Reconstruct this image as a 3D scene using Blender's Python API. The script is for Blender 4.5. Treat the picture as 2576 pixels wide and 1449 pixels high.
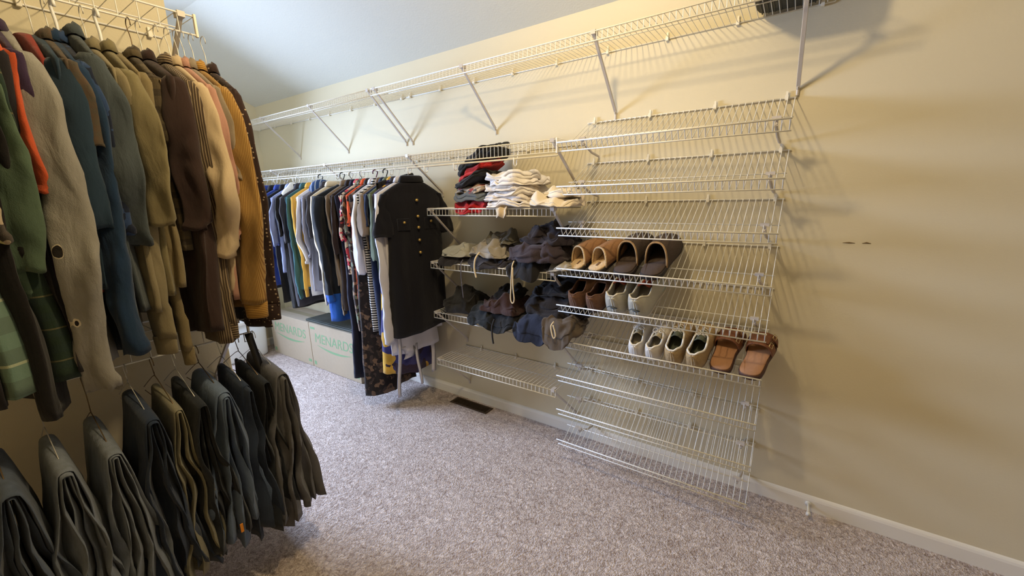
import bpy, math, random, re
from math import sin, cos, pi, radians as rad
from mathutils import Vector, Matrix, noise

for o in list(bpy.data.objects): bpy.data.objects.remove(o)
SC = bpy.context.scene
COL = SC.collection

# ------------------------------------------------------------------ camera
cd = bpy.data.cameras.new('camera'); cam = bpy.data.objects.new('camera', cd); COL.objects.link(cam)
cd.sensor_width = 36; cd.lens = 14.37; cd.clip_start = .02
AX = Vector((0.82661717, 0.56225795, -0.02387563))
AY = Vector((-0.10406664, 0.19441463, 0.97538356))
AZ = Vector((0.55305893, -0.80378414, 0.21921876))
M = Matrix((AX, AY, AZ)).transposed().to_4x4(); M.translation = Vector((0, 0, 1.5))
cam.matrix_world = M
SC.camera = cam
SC.view_settings.view_transform = 'Standard'
SC.view_settings.look = 'None'
SC.view_settings.gamma = 1
SC.view_settings.use_curve_mapping = False
SC.view_settings.exposure = 0.0

# ------------------------------------------------------------------ world + lights
w = bpy.data.worlds.new('world'); SC.world = w; w.use_nodes = True
bg = w.node_tree.nodes['Background']; bg.inputs[0].default_value = (.62, .76, 1, 1); bg.inputs[1].default_value = 1.0

def light(name, kind, loc, energy, color, **kw):
    d = bpy.data.lights.new(name, kind); d.energy = energy; d.color = color
    rot = kw.pop('rot', (0, 0, 0))
    for k, v in kw.items(): setattr(d, k, v)
    o = bpy.data.objects.new(name, d); COL.objects.link(o); o.location = loc; o.rotation_euler = rot
    return o
# daylight entering by the window in the far wall (light travels towards +X)
light('window_daylight', 'AREA', (-4.47, .42, 1.74), 152, (.53, .68, 1.0), shape='RECTANGLE', size=.80, size_y=1.02, spread=rad(150), rot=(0, rad(-70), 0))
# bulb of the ceiling lamp
light('ceiling_bulb', 'POINT', (-.77, .92, 2.66), 51, (1.0, .775, .44), shadow_soft_size=.05)

# ------------------------------------------------------------------ materials
def lin(c):
    r = []
    for v in c:
        v = v / 255.
        r.append(v / 12.92 if v <= .04045 else ((v + .055) / 1.055) ** 2.4)
    return (r[0], r[1], r[2], 1)
MATS = {}
def nodes(name):
    m = bpy.data.materials.new(name); m.use_nodes = True
    nt = m.node_tree; b = nt.nodes['Principled BSDF']
    return m, nt, b
def N(nt, t, **kw):
    n = nt.nodes.new(t)
    for k, v in kw.items(): setattr(n, k, v)
    return n
def mth(nt, op, a, b=None, c=None):
    n = N(nt, 'ShaderNodeMath', operation=op)
    for i, v in enumerate((a, b, c)):
        if v is None: continue
        if isinstance(v, (int, float)): n.inputs[i].default_value = v
        else: nt.links.new(v, n.inputs[i])
    return n.outputs[0]
def mixc(nt, f, a, b):
    n = N(nt, 'ShaderNodeMix', data_type='RGBA')
    nt.links.new(f, n.inputs[0])
    for i, v in ((6, a), (7, b)):
        if isinstance(v, tuple): n.inputs[i].default_value = v
        else: nt.links.new(v, n.inputs[i])
    return n.outputs[2]
def plain(name, c, rough=.6, metal=0, bump=0, bscale=40, spec=.5, var=0, **kw):
    if name in MATS: return MATS[name]
    m, nt, b = nodes(name)
    b.inputs['Base Color'].default_value = lin(c); b.inputs['Roughness'].default_value = rough
    b.inputs['Metallic'].default_value = metal; b.inputs['Specular IOR Level'].default_value = spec
    for k, v in kw.items(): b.inputs[k].default_value = v
    tc = N(nt, 'ShaderNodeTexCoord')
    if bump:
        n = N(nt, 'ShaderNodeTexNoise'); n.inputs['Scale'].default_value = bscale; n.inputs['Detail'].default_value = 4
        nt.links.new(tc.outputs['Object'], n.inputs['Vector'])
        bp = N(nt, 'ShaderNodeBump'); bp.inputs['Strength'].default_value = bump; bp.inputs['Distance'].default_value = .01
        nt.links.new(n.outputs[0], bp.inputs['Height']); nt.links.new(bp.outputs[0], b.inputs['Normal'])
        if var:
            d = tuple(x * (1 - var) for x in lin(c)[:3]) + (1,)
            nt.links.new(mixc(nt, n.outputs[0], d, lin(c)), b.inputs['Base Color'])
    MATS[name] = m
    return m

def fab(name, c, pat=None, c2=None, k=60, thr=.5, c3=None, wr=.5, rough=.92, tr=0, holes=()):
    """woven cloth: wrinkle bump + optional printed or woven pattern in object space"""
    if name in MATS: return MATS[name]
    m, nt, b = nodes(name)
    b.inputs['Roughness'].default_value = rough; b.inputs['Specular IOR Level'].default_value = .18
    b.inputs['Sheen Weight'].default_value = .12; b.inputs['Sheen Roughness'].default_value = .6
    tc = N(nt, 'ShaderNodeTexCoord'); mp = N(nt, 'ShaderNodeMapping'); mp.inputs['Scale'].default_value = (1, 1, .35)
    nt.links.new(tc.outputs['Object'], mp.inputs[0])
    n = N(nt, 'ShaderNodeTexNoise'); n.inputs['Scale'].default_value = 22; n.inputs['Detail'].default_value = 3; n.inputs['Distortion'].default_value = .7
    nt.links.new(mp.outputs[0], n.inputs['Vector'])
    n2 = N(nt, 'ShaderNodeTexNoise'); n2.inputs['Scale'].default_value = 420; n2.inputs['Detail'].default_value = 2
    nt.links.new(tc.outputs['Object'], n2.inputs['Vector'])
    h = mth(nt, 'ADD', n.outputs[0], mth(nt, 'MULTIPLY', n2.outputs[0], .12))
    bp = N(nt, 'ShaderNodeBump'); bp.inputs['Strength'].default_value = wr; bp.inputs['Distance'].default_value = .012
    nt.links.new(h, bp.inputs['Height']); nt.links.new(bp.outputs[0], b.inputs['Normal'])
    base = lin(c)
    darker = tuple(x * .82 for x in base[:3]) + (1,)
    col = mixc(nt, n2.outputs[0], darker, base)
    if pat:
        sx = N(nt, 'ShaderNodeSeparateXYZ'); nt.links.new(tc.outputs['Object'], sx.inputs[0])
        X, Y, Z = sx.outputs
        def stripe(co, kk, th):
            s = mth(nt, 'SINE', mth(nt, 'MULTIPLY', co, kk))
            return mth(nt, 'GREATER_THAN', s, th)
        xy = mth(nt, 'ADD', X, mth(nt, 'MULTIPLY', Y, .8))
        th = thr * 2 - 1
        if pat == 'v':
            col = mixc(nt, stripe(xy, k * 2 * pi, th), col, lin(c2))
        elif pat == 'h':
            col = mixc(nt, stripe(Z, k * 2 * pi, th), col, lin(c2))
        elif pat == 'plaid':
            f = mth(nt, 'MULTIPLY', mth(nt, 'ADD', stripe(xy, k * 2 * pi, th), stripe(Z, k * 2 * pi, th)), .5)
            col = mixc(nt, f, col, lin(c2))
            if c3:
                f3 = mth(nt, 'MAXIMUM', stripe(xy, k * pi, .990), stripe(Z, k * pi, .990))
                col = mixc(nt, f3, col, lin(c3))
        elif pat == 'dots':
            v = N(nt, 'ShaderNodeTexVoronoi'); v.inputs['Scale'].default_value = k; v.inputs['Randomness'].default_value = .45
            nt.links.new(tc.outputs['Object'], v.inputs['Vector'])
            col = mixc(nt, mth(nt, 'LESS_THAN', v.outputs['Distance'], thr), col, lin(c2))
        elif pat == 'blot':
            v = N(nt, 'ShaderNodeTexNoise'); v.inputs['Scale'].default_value = k; v.inputs['Detail'].default_value = 1.5
            nt.links.new(tc.outputs['Object'], v.inputs['Vector'])
            col = mixc(nt, mth(nt, 'GREATER_THAN', v.outputs[0], thr), col, lin(c2))
            if c3:
                v2 = N(nt, 'ShaderNodeTexNoise'); v2.inputs['Scale'].default_value = k * 1.4; v2.inputs['Detail'].default_value = 1
                mp2 = N(nt, 'ShaderNodeMapping'); mp2.inputs['Location'].default_value = (4, 7, 2)
                nt.links.new(tc.outputs['Object'], mp2.inputs[0]); nt.links.new(mp2.outputs[0], v2.inputs['Vector'])
                col = mixc(nt, mth(nt, 'GREATER_THAN', v2.outputs[0], thr + .03), col, lin(c3))
        elif pat == 'heather':
            v = N(nt, 'ShaderNodeTexNoise'); v.inputs['Scale'].default_value = k; v.inputs['Detail'].default_value = 4
            nt.links.new(mp.outputs[0], v.inputs['Vector'])
            col = mixc(nt, v.outputs[0], col, lin(c2))
        elif pat == 'hemband':   # lower band in another colour below z = -thr
            col = mixc(nt, mth(nt, 'LESS_THAN', Z, -thr), col, lin(c2))
    for (hx, hz, hr) in holes:      # worn-through holes with a pale frayed rim
        sx = N(nt, 'ShaderNodeSeparateXYZ'); nt.links.new(tc.outputs['Object'], sx.inputs[0])
        dy_ = mth(nt, 'SUBTRACT', sx.outputs[1], hx); dz_ = mth(nt, 'MULTIPLY', mth(nt, 'SUBTRACT', sx.outputs[2], hz), .6)
        dd = mth(nt, 'ADD', mth(nt, 'SQRT', mth(nt, 'ADD', mth(nt, 'MULTIPLY', dy_, dy_), mth(nt, 'MULTIPLY', dz_, dz_))), mth(nt, 'MULTIPLY', mth(nt, 'SUBTRACT', n.outputs[0], .5), hr * 2.6))
        inner = mth(nt, 'MULTIPLY', mth(nt, 'LESS_THAN', dd, hr * 1.2), mth(nt, 'GREATER_THAN', sx.outputs[0], .12))
        col = mixc(nt, inner, col, lin((206, 194, 170)))
        core = mth(nt, 'MULTIPLY', mth(nt, 'LESS_THAN', dd, hr), mth(nt, 'GREATER_THAN', sx.outputs[0], .12))
        col = mixc(nt, core, col, lin((30, 24, 20)))
    nt.links.new(col, b.inputs['Base Color'])
    if tr: b.inputs['Subsurface Weight'].default_value = 0
    MATS[name] = m
    return m

def wall_mat():
    m, nt, b = nodes('wall_paint')
    b.inputs['Base Color'].default_value = lin((218, 208, 181)); b.inputs['Roughness'].default_value = .75; b.inputs['Specular IOR Level'].default_value = .2
    tc = N(nt, 'ShaderNodeTexCoord'); n = N(nt, 'ShaderNodeTexNoise'); n.inputs['Scale'].default_value = 130; n.inputs['Detail'].default_value = 5
    nt.links.new(tc.outputs['Object'], n.inputs['Vector'])
    bp = N(nt, 'ShaderNodeBump'); bp.inputs['Strength'].default_value = .12; bp.inputs['Distance'].default_value = .004
    nt.links.new(n.outputs[0], bp.inputs['Height']); nt.links.new(bp.outputs[0], b.inputs['Normal'])
    return m
def carpet_mat():
    m, nt, b = nodes('carpet_pile')
    b.inputs['Roughness'].default_value = 1; b.inputs['Specular IOR Level'].default_value = .05
    tc = N(nt, 'ShaderNodeTexCoord')
    n = N(nt, 'ShaderNodeTexNoise'); n.inputs['Scale'].default_value = 52; n.inputs['Detail'].default_value = 4; n.inputs['Roughness'].default_value = .62; n.inputs['Distortion'].default_value = 1.2
    n2 = N(nt, 'ShaderNodeTexNoise'); n2.inputs['Scale'].default_value = 9; n2.inputs['Detail'].default_value = 2
    n3 = N(nt, 'ShaderNodeTexVoronoi'); n3.inputs['Scale'].default_value = 170
    for q in (n, n2, n3): nt.links.new(tc.outputs['Object'], q.inputs['Vector'])
    cr = N(nt, 'ShaderNodeValToRGB'); e = cr.color_ramp.elements
    e[0].position = .34; e[0].color = lin((160, 142, 134)); e[1].position = .68; e[1].color = lin((240, 226, 220))
    nt.links.new(mth(nt, 'ADD', mth(nt, 'MULTIPLY', n.outputs[0], .86), mth(nt, 'MULTIPLY', n2.outputs[0], .14)), cr.inputs[0])
    nt.links.new(cr.outputs[0], b.inputs['Base Color'])
    h = mth(nt, 'ADD', n.outputs[0], mth(nt, 'MULTIPLY', n3.outputs['Distance'], -.35))
    bp = N(nt, 'ShaderNodeBump'); bp.inputs['Strength'].default_value = .9; bp.inputs['Distance'].default_value = .016
    nt.links.new(h, bp.inputs['Height']); nt.links.new(bp.outputs[0], b.inputs['Normal'])
    return m
M_WALL = wall_mat(); M_CARPET = carpet_mat()
M_CEIL = plain('ceiling_paint', (216, 216, 207), .9, bump=.15, bscale=110, spec=.1)
M_TRIM = plain('trim_paint', (236, 232, 224), .4)
M_WIRE = plain('white_vinyl_wire', (238, 235, 227), .32)
M_BRACE = plain('grey_white_brace', (196, 188, 180), .4)
M_CLIP = plain('clip_plastic', (236, 230, 214), .45)
M_HWIRE = plain('hanger_wire', (205, 202, 196), .35, metal=.3)
M_HGOLD = plain('hanger_bare_wire', (112, 92, 66), .4, metal=.6)
M_HBLACK = plain('black_plastic', (18, 17, 18), .4)
M_HWHITE = plain('white_plastic', (232, 232, 230), .35)
M_HPURP = plain('purple_plastic', (84, 30, 66), .35)
M_HGREY = plain('grey_velvet', (112, 108, 104), .9)

# ------------------------------------------------------------------ mesh helpers
class MB:
    def __init__(s): s.v = []; s.f = []; s.mi = []; s.cur = 0
    def add(s, vs, fs):
        o = len(s.v); s.v += [tuple(p) for p in vs]; s.f += [tuple(i + o for i in f) for f in fs]; s.mi += [s.cur] * len(fs)
    def box(s, a, b):
        x0, y0, z0 = a; x1, y1, z1 = b
        s.add([(x0, y0, z0), (x1, y0, z0), (x1, y1, z0), (x0, y1, z0), (x0, y0, z1), (x1, y0, z1), (x1, y1, z1), (x0, y1, z1)],
              [(0, 3, 2, 1), (4, 5, 6, 7), (0, 1, 5, 4), (1, 2, 6, 5), (2, 3, 7, 6), (3, 0, 4, 7)])
    def tube(s, path, r, n=6, cap=True, closed=False):
        P = [Vector(p) for p in path]; L = len(P); rings = []
        up = None
        for i, p in enumerate(P):
            if closed: t = P[(i + 1) % L] - P[i - 1]
            else: t = P[min(i + 1, L - 1)] - P[max(i - 1, 0)]
            if t.length < 1e-9: t = Vector((0, 0, 1))
            t.normalize()
            if up is None:
                up = Vector((0, 0, 1)) if abs(t.z) < .9 else Vector((1, 0, 0))
            a = up - t * up.dot(t)
            if a.length < 1e-5: a = t.orthogonal()
            a.normalize(); up = a; b = t.cross(a)
            rr = r(i / max(1, L - 1)) if callable(r) else r
            rings.append([p + a * (rr * cos(2 * pi * k / n)) + b * (rr * sin(2 * pi * k / n)) for k in range(n)])
        s.loft(rings, cap, closed)
    def loft(s, rings, cap=True, closed=False, open_ring=False):
        n = len(rings[0]); vs = [q for r in rings for q in r]; fs = []
        L = len(rings); m = n - 1 if open_ring else n
        for i in range(L if closed else L - 1):
            for k in range(m):
                a = i * n + k; b = i * n + (k + 1) % n; j = ((i + 1) % L) * n
                fs.append((a, b, j + (k + 1) % n, j + k))
        if cap and not closed and not open_ring:
            fs.append(tuple(range(n - 1, -1, -1))); fs.append(tuple((L - 1) * n + k for k in range(n)))
        s.add(vs, fs)
    def build(s, name, mat, parent=None, smooth=True, solid=0, bevel=0, sub=0):
        me = bpy.data.meshes.new(name); me.from_pydata(s.v, [], s.f)
        mats = mat if isinstance(mat, (list, tuple)) else [mat]
        for m_ in mats: me.materials.append(m_)
        if len(mats) > 1: me.polygons.foreach_set('material_index', s.mi)
        if smooth: me.polygons.foreach_set('use_smooth', [True] * len(me.polygons))
        me.update()
        o = bpy.data.objects.new(name, me); COL.objects.link(o)
        if parent is not None: o.parent = parent
        if bevel:
            q = o.modifiers.new('bevel', 'BEVEL'); q.width = bevel; q.segments = 2; q.limit_method = 'ANGLE'
        if sub:
            q = o.modifiers.new('sub', 'SUBSURF'); q.levels = sub; q.render_levels = sub
        if solid:
            q = o.modifiers.new('solid', 'SOLIDIFY'); q.thickness = solid; q.offset = 0
        return o
def tag(o, label=None, cat=None, group=None, kind=None):
    if label: o['label'] = label
    if cat: o['category'] = cat
    if group: o['group'] = group
    if kind: o['kind'] = kind
    return o
def empty(name, loc, rz=0, label=None, cat=None, group=None):
    o = bpy.data.objects.new(name, None); COL.objects.link(o); o.location = loc; o.rotation_euler = (0, 0, rz); o.empty_display_size = .05
    return tag(o, label, cat, group)
def copy_tree(o, parent=None):
    c = o.copy(); COL.objects.link(c); c.parent = parent
    for ch in list(o.children): copy_tree(ch, c)
    return c
def arc(cx, cz, r, a0, a1, n, y=0):
    return [(cx + r * cos(rad(a0 + (a1 - a0) * i / n)), y, cz + r * sin(rad(a0 + (a1 - a0) * i / n))) for i in range(n + 1)]

# ------------------------------------------------------------------ room shell
D = 2.17; XF = -4.53; XN = 1.75; YL = -1.35; XP = -2.10; ZC = 2.79; YCR = 1.345; ZW = 2.42
def struct(name, mb, mat, smooth=False, **kw): return tag(mb.build(name, mat, None, smooth, **kw), kind='structure')
m = MB(); m.box((XF - .1, YL - .1, -.06), (XN + .1, D + .1, 0)); struct('floor', m, M_CARPET)
m = MB(); m.box((XF - .1, D, 0), (XN + .1, D + .1, ZW + .06)); struct('wall_right', m, M_WALL)
# ceiling: level part and the slope that comes down to the right wall
m = MB(); m.box((XF - .1, YL - .1, ZC), (XN + .1, YCR, ZC + .08)); struct('ceiling', m, M_CEIL)
m = MB(); m.add([(XF - .1, YCR, ZC), (XN + .1, YCR, ZC), (XN + .1, D + .1, ZW - (ZC - ZW) * .1 / (D - YCR)), (XF - .1, D + .1, ZW - (ZC - ZW) * .1 / (D - YCR)),
                 (XF - .1, YCR, ZC + .08), (XN + .1, YCR, ZC + .08), (XN + .1, D + .1, ZW + .04), (XF - .1, D + .1, ZW + .04)],
                [(0, 3, 2, 1), (4, 5, 6, 7), (0, 1, 5, 4), (1, 2, 6, 5), (2, 3, 7, 6), (3, 0, 4, 7)]); struct('ceiling', m, M_CEIL)
# far wall with the window opening
WY0, WY1, WZ0, WZ1 = -.12, .96, 1.02, 2.22
m = MB()
m.box((XF - .1, YL, 0), (XF, WY0, ZC)); m.box((XF - .1, WY1, 0), (XF, D, ZC)); m.box((XF - .1, WY0, 0), (XF, WY1, WZ0)); m.box((XF - .1, WY0, WZ1), (XF, WY1, ZC))
struct('wall_far', m, M_WALL)
m = MB(); m.box((XF - .1, YL - .1, 0), (XN + .1, YL, ZC)); struct('wall_left', m, M_WALL)
m = MB(); m.box((XN, YL, 0), (XN + .1, D, ZC)); struct('wall_near', m, M_WALL)
m = MB(); m.box((XP - .12, YL, 0), (XP, .728, ZC)); struct('wall_partition', m, M_WALL)
m = MB()
for (a, b) in (((XF - .02, WY0 - .06, WZ0 - .06), (XF + .015, WY0, WZ1 + .06)), ((XF - .02, WY1, WZ0 - .06), (XF + .015, WY1 + .06, WZ1 + .06)),
               ((XF - .02, WY0, WZ1), (XF + .015, WY1, WZ1 + .06)), ((XF - .02, WY0, WZ0 - .06), (XF + .03, WY1, WZ0)), ((XF - .09, WY0, 1.605), (XF - .07, WY1, 1.635))):
    m.box(a, b)
struct('window_1', m, M_TRIM)
def baseboard(name, x0, y0, x1, y1):
    m = MB(); d = Vector((x1 - x0, y1 - y0, 0)); d.normalize(); nrm = Vector((-d.y, d.x, 0))   # nrm points into the room
    prof = [(0, 0), (.013, 0), (.013, .058), (.010, .068), (.006, .074), (0, .078)]
    rings = [[Vector((x, y, 0)) + nrm * a + Vector((0, 0, b)) for a, b in prof] for x, y in ((x0, y0), (x1, y1))]
    m.loft(rings); struct(name, m, M_TRIM)
baseboard('baseboard_right', XN, D, XF, D)
baseboard('baseboard_far', XF, D, XF, YL)
baseboard('baseboard_partition', XP, .728, XP, YL)

# ------------------------------------------------------------------ ceiling lamp
root = empty('ceiling_lamp', (-.77, .92, 2.79), 0, 'round flush ceiling lamp on the level part of the ceiling', 'lamp')
m = MB(); m.tube([(0, 0, 0), (0, 0, -.03)], .13, 32); m.build('base_plate', M_TRIM, root)

# ------------------------------------------------------------------ wire shelving
def wires_flat(m, L, depth, lip, r=.0015, rail=.0032, step=.0254, mid=True):
    """shelf deck: local x along the wall, y=0 at the wall, y=-depth front; lip hangs down"""
    n = int(L / step)
    for i in range(n + 1):
        x = i * L / n
        m.tube([(x, 0, 0), (x, -depth, 0), (x, -depth - .001, -lip)], r, 4, cap=False)
    for y, z, rr in ((0, -.002, rail), (-depth, -.003, rail), (-depth - .001, -lip, rail)) + (((-depth * .52, -.003, rail * .8),) if mid else ()):
        m.tube([(0, y, z), (L, y, z)], rr, 6)
def brace(parent, x, depth, drop, name='support_brace'):
    m = MB(); a = Vector((x, -depth + .005, -.008)); b = Vector((x, -.008, -drop))
    d = (b - a).normalized(); nn = Vector((0, d.z, -d.y)); sx = Vector((.0075, 0, 0))
    m.loft([[p - sx - nn * .003, p + sx - nn * .003, p + sx * .8 + nn * .005, p - sx * .8 + nn * .005] for p in (a, a + d * .02, b)])
    m.box((x - .011, -depth - .004, -.014), (x + .011, -depth + .03, .004))
    m.tube([(x, -.012, -drop), (x, 0, -drop - .012), (x, 0, -drop - .035)], .006, 6)
    return m.build(name, M_BRACE, parent, False)
def clip(parent, x, z=0, y=-.002):
    m = MB(); m.box((x - .006, y - .012, z - .012), (x + .006, y + .002, z + .008)); m.box((x - .004, y - .004, z + .006), (x + .004, y + .002, z + .024))
    return m.build('wall_clip', M_CLIP, parent, False)
def flat_shelf(name, loc, L, depth, lip, rz, label, braces=(), drop=.29, clips=(), group=None, caps=(), rod=None, hooks=(), step=.0254, cat='shelf', endplates=()):
    root = empty(name, loc, rz, label, cat, group)
    m = MB(); wires_flat(m, L, depth, lip, step=step); m.build('wire_deck', M_WIRE, root)
    for x in braces: brace(root, x, depth, drop)
    for x in clips: clip(root, x)
    for x in caps:
        m = MB(); m.box((x - .004, -depth - .006, -lip - .006), (x + .004, -depth + .006, .005)); m.build('end_cap', M_CLIP, root, False, bevel=.002)
    if rod:
        ry, rz_, x0, x1, rr = rod
        m = MB(); m.tube([(x0, ry, rz_), (x1, ry, rz_)], rr, 10); m.build('hanging_rod', M_WIRE, root)
        for x in hooks:
            m = MB(); m.tube([(x, ry + .12, -.004), (x, ry + .035, -.03), (x, ry + .012, rz_ - .02)] + [(x, ry - .012 * cos(rad(a)) * -1 if False else ry + .014 * cos(rad(a)), rz_ - .022 + .014 * sin(rad(a)) * 1.0) for a in (0, -45, -90, -135, -180)] + [(x, ry - .014, rz_ + .005)], .0028, 6)
            m.build('rod_hook', M_WIRE, root)
    return root

# long top shelf of the right wall (two lengths butted together)
cl = lambda L: [.04 + i * (L - .08) / max(1, int(L / .3)) for i in range(int(L / .3) + 1)]
L1 = 2.40
flat_shelf('wire_shelf', (-2.355, D - .004, 2.20), 2.40, .305, .042, 0, 'long white wire shelf high on the right wall, near length holding the black crate',
           braces=(.03, .775, 1.54, 2.312), clips=cl(2.40))
flat_shelf('wire_shelf', (XF + .01, D - .004, 2.20), 2.16, .305, .042, 0, 'long white wire shelf high on the right wall, far length with nothing on it',
           braces=(.70, 1.43, 2.13), clips=cl(2.16), caps=(.004,))
# clothes shelf with rod
flat_shelf('closet_shelf', (XF + .01, D - .004, 1.768), 3.53, .305, .062, 0, 'white wire shelf with hanging rod above the row of clothes on the right wall',
           braces=(.75, 1.55, 2.46, 3.50), drop=.225, clips=cl(3.53), caps=(3.527,), rod=(-.305, -.078, .01, 3.53, .0045),
           hooks=(.5, .8, 1.1, 1.4, 1.7, 2.0, 2.3, 2.47, 2.62, 2.86, 3.28))
# four short folded-clothes shelves
for z, what in ((1.436, 'uppermost of the four short shelves, carrying white folded shirts'), (1.100, 'second of the four short shelves, carrying grey and charcoal clothes'),
                (.765, 'third of the four short shelves, carrying black and brown clothes'), (.432, 'lowest of the four short shelves, empty above the floor vent')):
    flat_shelf('wire_shelf', (-1.918, D - .004, z), .912, .300, .042, 0, 'short white wire shelf, ' + what, braces=(.02, .895), drop=.27, clips=(.15, .45, .75))

# slanted shoe shelves
def shoe_shelf(zr, label):
    root = empty('shoe_shelf', (-.968, D - .006, zr), 0, label, 'shelf')
    a = rad(28.5); dep = .34; lip = .045; L = .926
    P0 = Vector((0, 0, 0)); P1 = Vector((0, -dep * cos(a), -dep * sin(a))); P2 = P1 + Vector((0, -sin(a), cos(a))) * lip
    m = MB(); n = 36
    for i in range(n + 1):
        x = Vector((.006 + (L - .012) * i / n, 0, 0)); m.tube([P0 + x, P1 + x, P2 + x], .0018, 5, cap=False)
    for p, r in ((P0, .0034), (P0.lerp(P1, .62), .0024), (P1, .003), (P2, .0034)):
        x0 = -.02 if p is not P0 else 0
        m.tube([p + Vector((x0, 0, -.002)), p + Vector((L, 0, -.002))], r, 6)
    m.build('wire_deck', M_WIRE, root)
    for x in (.055, L - .055):
        q = P0.lerp(P1, .62)
        m = MB(); m.box((x - .016, q.y - .008, q.z - .008), (x + .016, q.y + .008, q.z + .006)); m.box((x - .007, q.y, q.z - .03), (x + .007, q.y + .006, q.z - .002))
        A = q + Vector((x, 0, -.02)); B = Vector((x + .012, -.006, q.z - .075)); m.tube([A, A.lerp(B, .55) + Vector((0, 0, -.01)), B], .0065, 6)
        m.build('support_brace', M_BRACE, root, False)
    for x in (.04, .33, .62, .89): clip(root, x)
    return root
ZF = [1.742, 1.535, 1.332, 1.125, .932, .736, .532, .330, .142]
SL = ['topmost slanted white wire shoe shelf, empty, right under the end brace of the high shelf', 'second slanted shoe shelf from the top, empty',
      'third slanted shoe shelf from the top, empty, just above the slippers', 'fourth slanted shoe shelf, holding tan slippers and dark clogs',
      'fifth slanted shoe shelf, holding brown moccasins and running shoes', 'sixth slanted shoe shelf, holding white sneakers, tan sneakers and sandals',
      'seventh slanted shoe shelf, empty, just below the sandals', 'eighth slanted shoe shelf, empty, second from the floor', 'lowest slanted shoe shelf, empty, nearly touching the carpet']
for zf, s in zip(ZF, SL): shoe_shelf(zf + .130, 'white wire shelf: ' + s if False else s)

# partition wall shelves (local x runs along +Y): rotation +90deg
def part_shelf(z, label, **kw):
    return flat_shelf('closet_shelf', (XP + .004, -1.33, z), 2.03, .312, .062, pi / 2, label, **kw)
# flat_shelf y=-depth is the front; with rz=90deg local -y -> +X
part_shelf(2.132, 'white wire shelf and rod high on the partition wall, shirts hanging from it', braces=(.1, 1.05, 1.99), drop=.30, clips=cl(2.03), caps=(2.028,), step=.0508)
part_shelf(1.048, 'white wire shelf low on the partition wall, trousers hanging from it', braces=(.1, 1.05, 1.99), drop=.30, clips=cl(2.03), caps=(2.028,), step=.0508)

# ------------------------------------------------------------------ hangers
def hanger_mesh(hw=.2, drop=.07, r=.0016, bar=True, tubular=False):
    m = MB(); R = .020
    hook = [(R * cos(rad(a)), 0, R * sin(rad(a)) + .0) for a in range(-20, 190, 21)]
    hook = [(x, 0, z - R + .006) for x, _, z in hook]
    neck = [(-.004, 0, -.045), (0, 0, -.055), (.001, 0, -drop * .8), (0, 0, -drop)]
    m.tube(hook[::1] + neck, r, 6)
    sh = [(0, 0, -drop), (.03, 0, -drop - .012), (hw * .6, 0, -drop - .050), (hw, 0, -drop - .088)]
    rr = r
    m.tube(sh + [(hw - .005, 0, -drop - .1)] + ([(-hw + .005, 0, -drop - .1)] if bar else []), rr, 6)
    m.tube([(-x, y, z) for x, y, z in sh], rr, 6)
    return m
HM = {}
def hanger(x, y, z, rz, kind='wire', label=None, group=None, name='wire_hanger', r=None, drop=None, hw=.175):
    if drop is None: drop = .115 if x > XP and y < 1 else .085
    key = (kind, drop, hw)
    if key not in HM:
        rr = {'wire': .0013, 'bare': .0015, 'black': .0042, 'white': .0042, 'purple': .0042, 'grey': .004}[kind]
        mt = {'wire': M_HWIRE, 'bare': M_HGOLD, 'black': M_HBLACK, 'white': M_HWHITE, 'purple': M_HPURP, 'grey': M_HGREY}[kind]
        o = hanger_mesh(hw, drop, rr).build(name, mt); HM[key] = o
    else:
        o = HM[key].copy(); o.name = name; COL.objects.link(o)
        for k_ in list(o.keys()):
            if k_ in ('label', 'category', 'group', 'kind'): del o[k_]
    o.location = (x, y, z); o.rotation_euler = (0, 0, rz)
    return tag(o, label, 'hanger', group)

# ------------------------------------------------------------------ garments
def drape(rings, seed, amp, w0=0., start=.0, crease=.4):
    """crumple a lofted cloth surface. The slow undulation is shared by neighbours on the rod (w0 is the
    position along it), so they bend together; a little creasing is each garment's own"""
    off = Vector((seed * 1.37 % 50, seed * 2.11 % 50, seed * .73 % 50)); n = len(rings)
    for i, r in enumerate(rings):
        a = amp * smooth01((i / n - start) / .25)
        if a <= 0: continue
        for k, p in enumerate(r):
            P = Vector(p); q = Vector((P.x * 9, (P.y + w0) * 5, P.z * 3.6)); c = Vector((P.x * 17, P.y * 17, P.z * 8)) + off
            d = nvec(q); e = nvec(c); g = abs(noise.noise(c * 1.3)) - .25
            r[k] = (P.x + a * (.5 * d.x + crease * (.5 * e.x + g)), P.y + a * (1.3 * d.y + crease * (.4 * e.y - g)), P.z + a * .25 * e.z)
    return rings
def nvec(p):
    return Vector((noise.noise(p), noise.noise(p + Vector((31.7, 11.3, 5.1))), noise.noise(p + Vector((7.9, 43.1, 19.7)))))
def smooth01(t): t = max(0, min(1, t)); return t * t * (3 - 2 * t)
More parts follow.
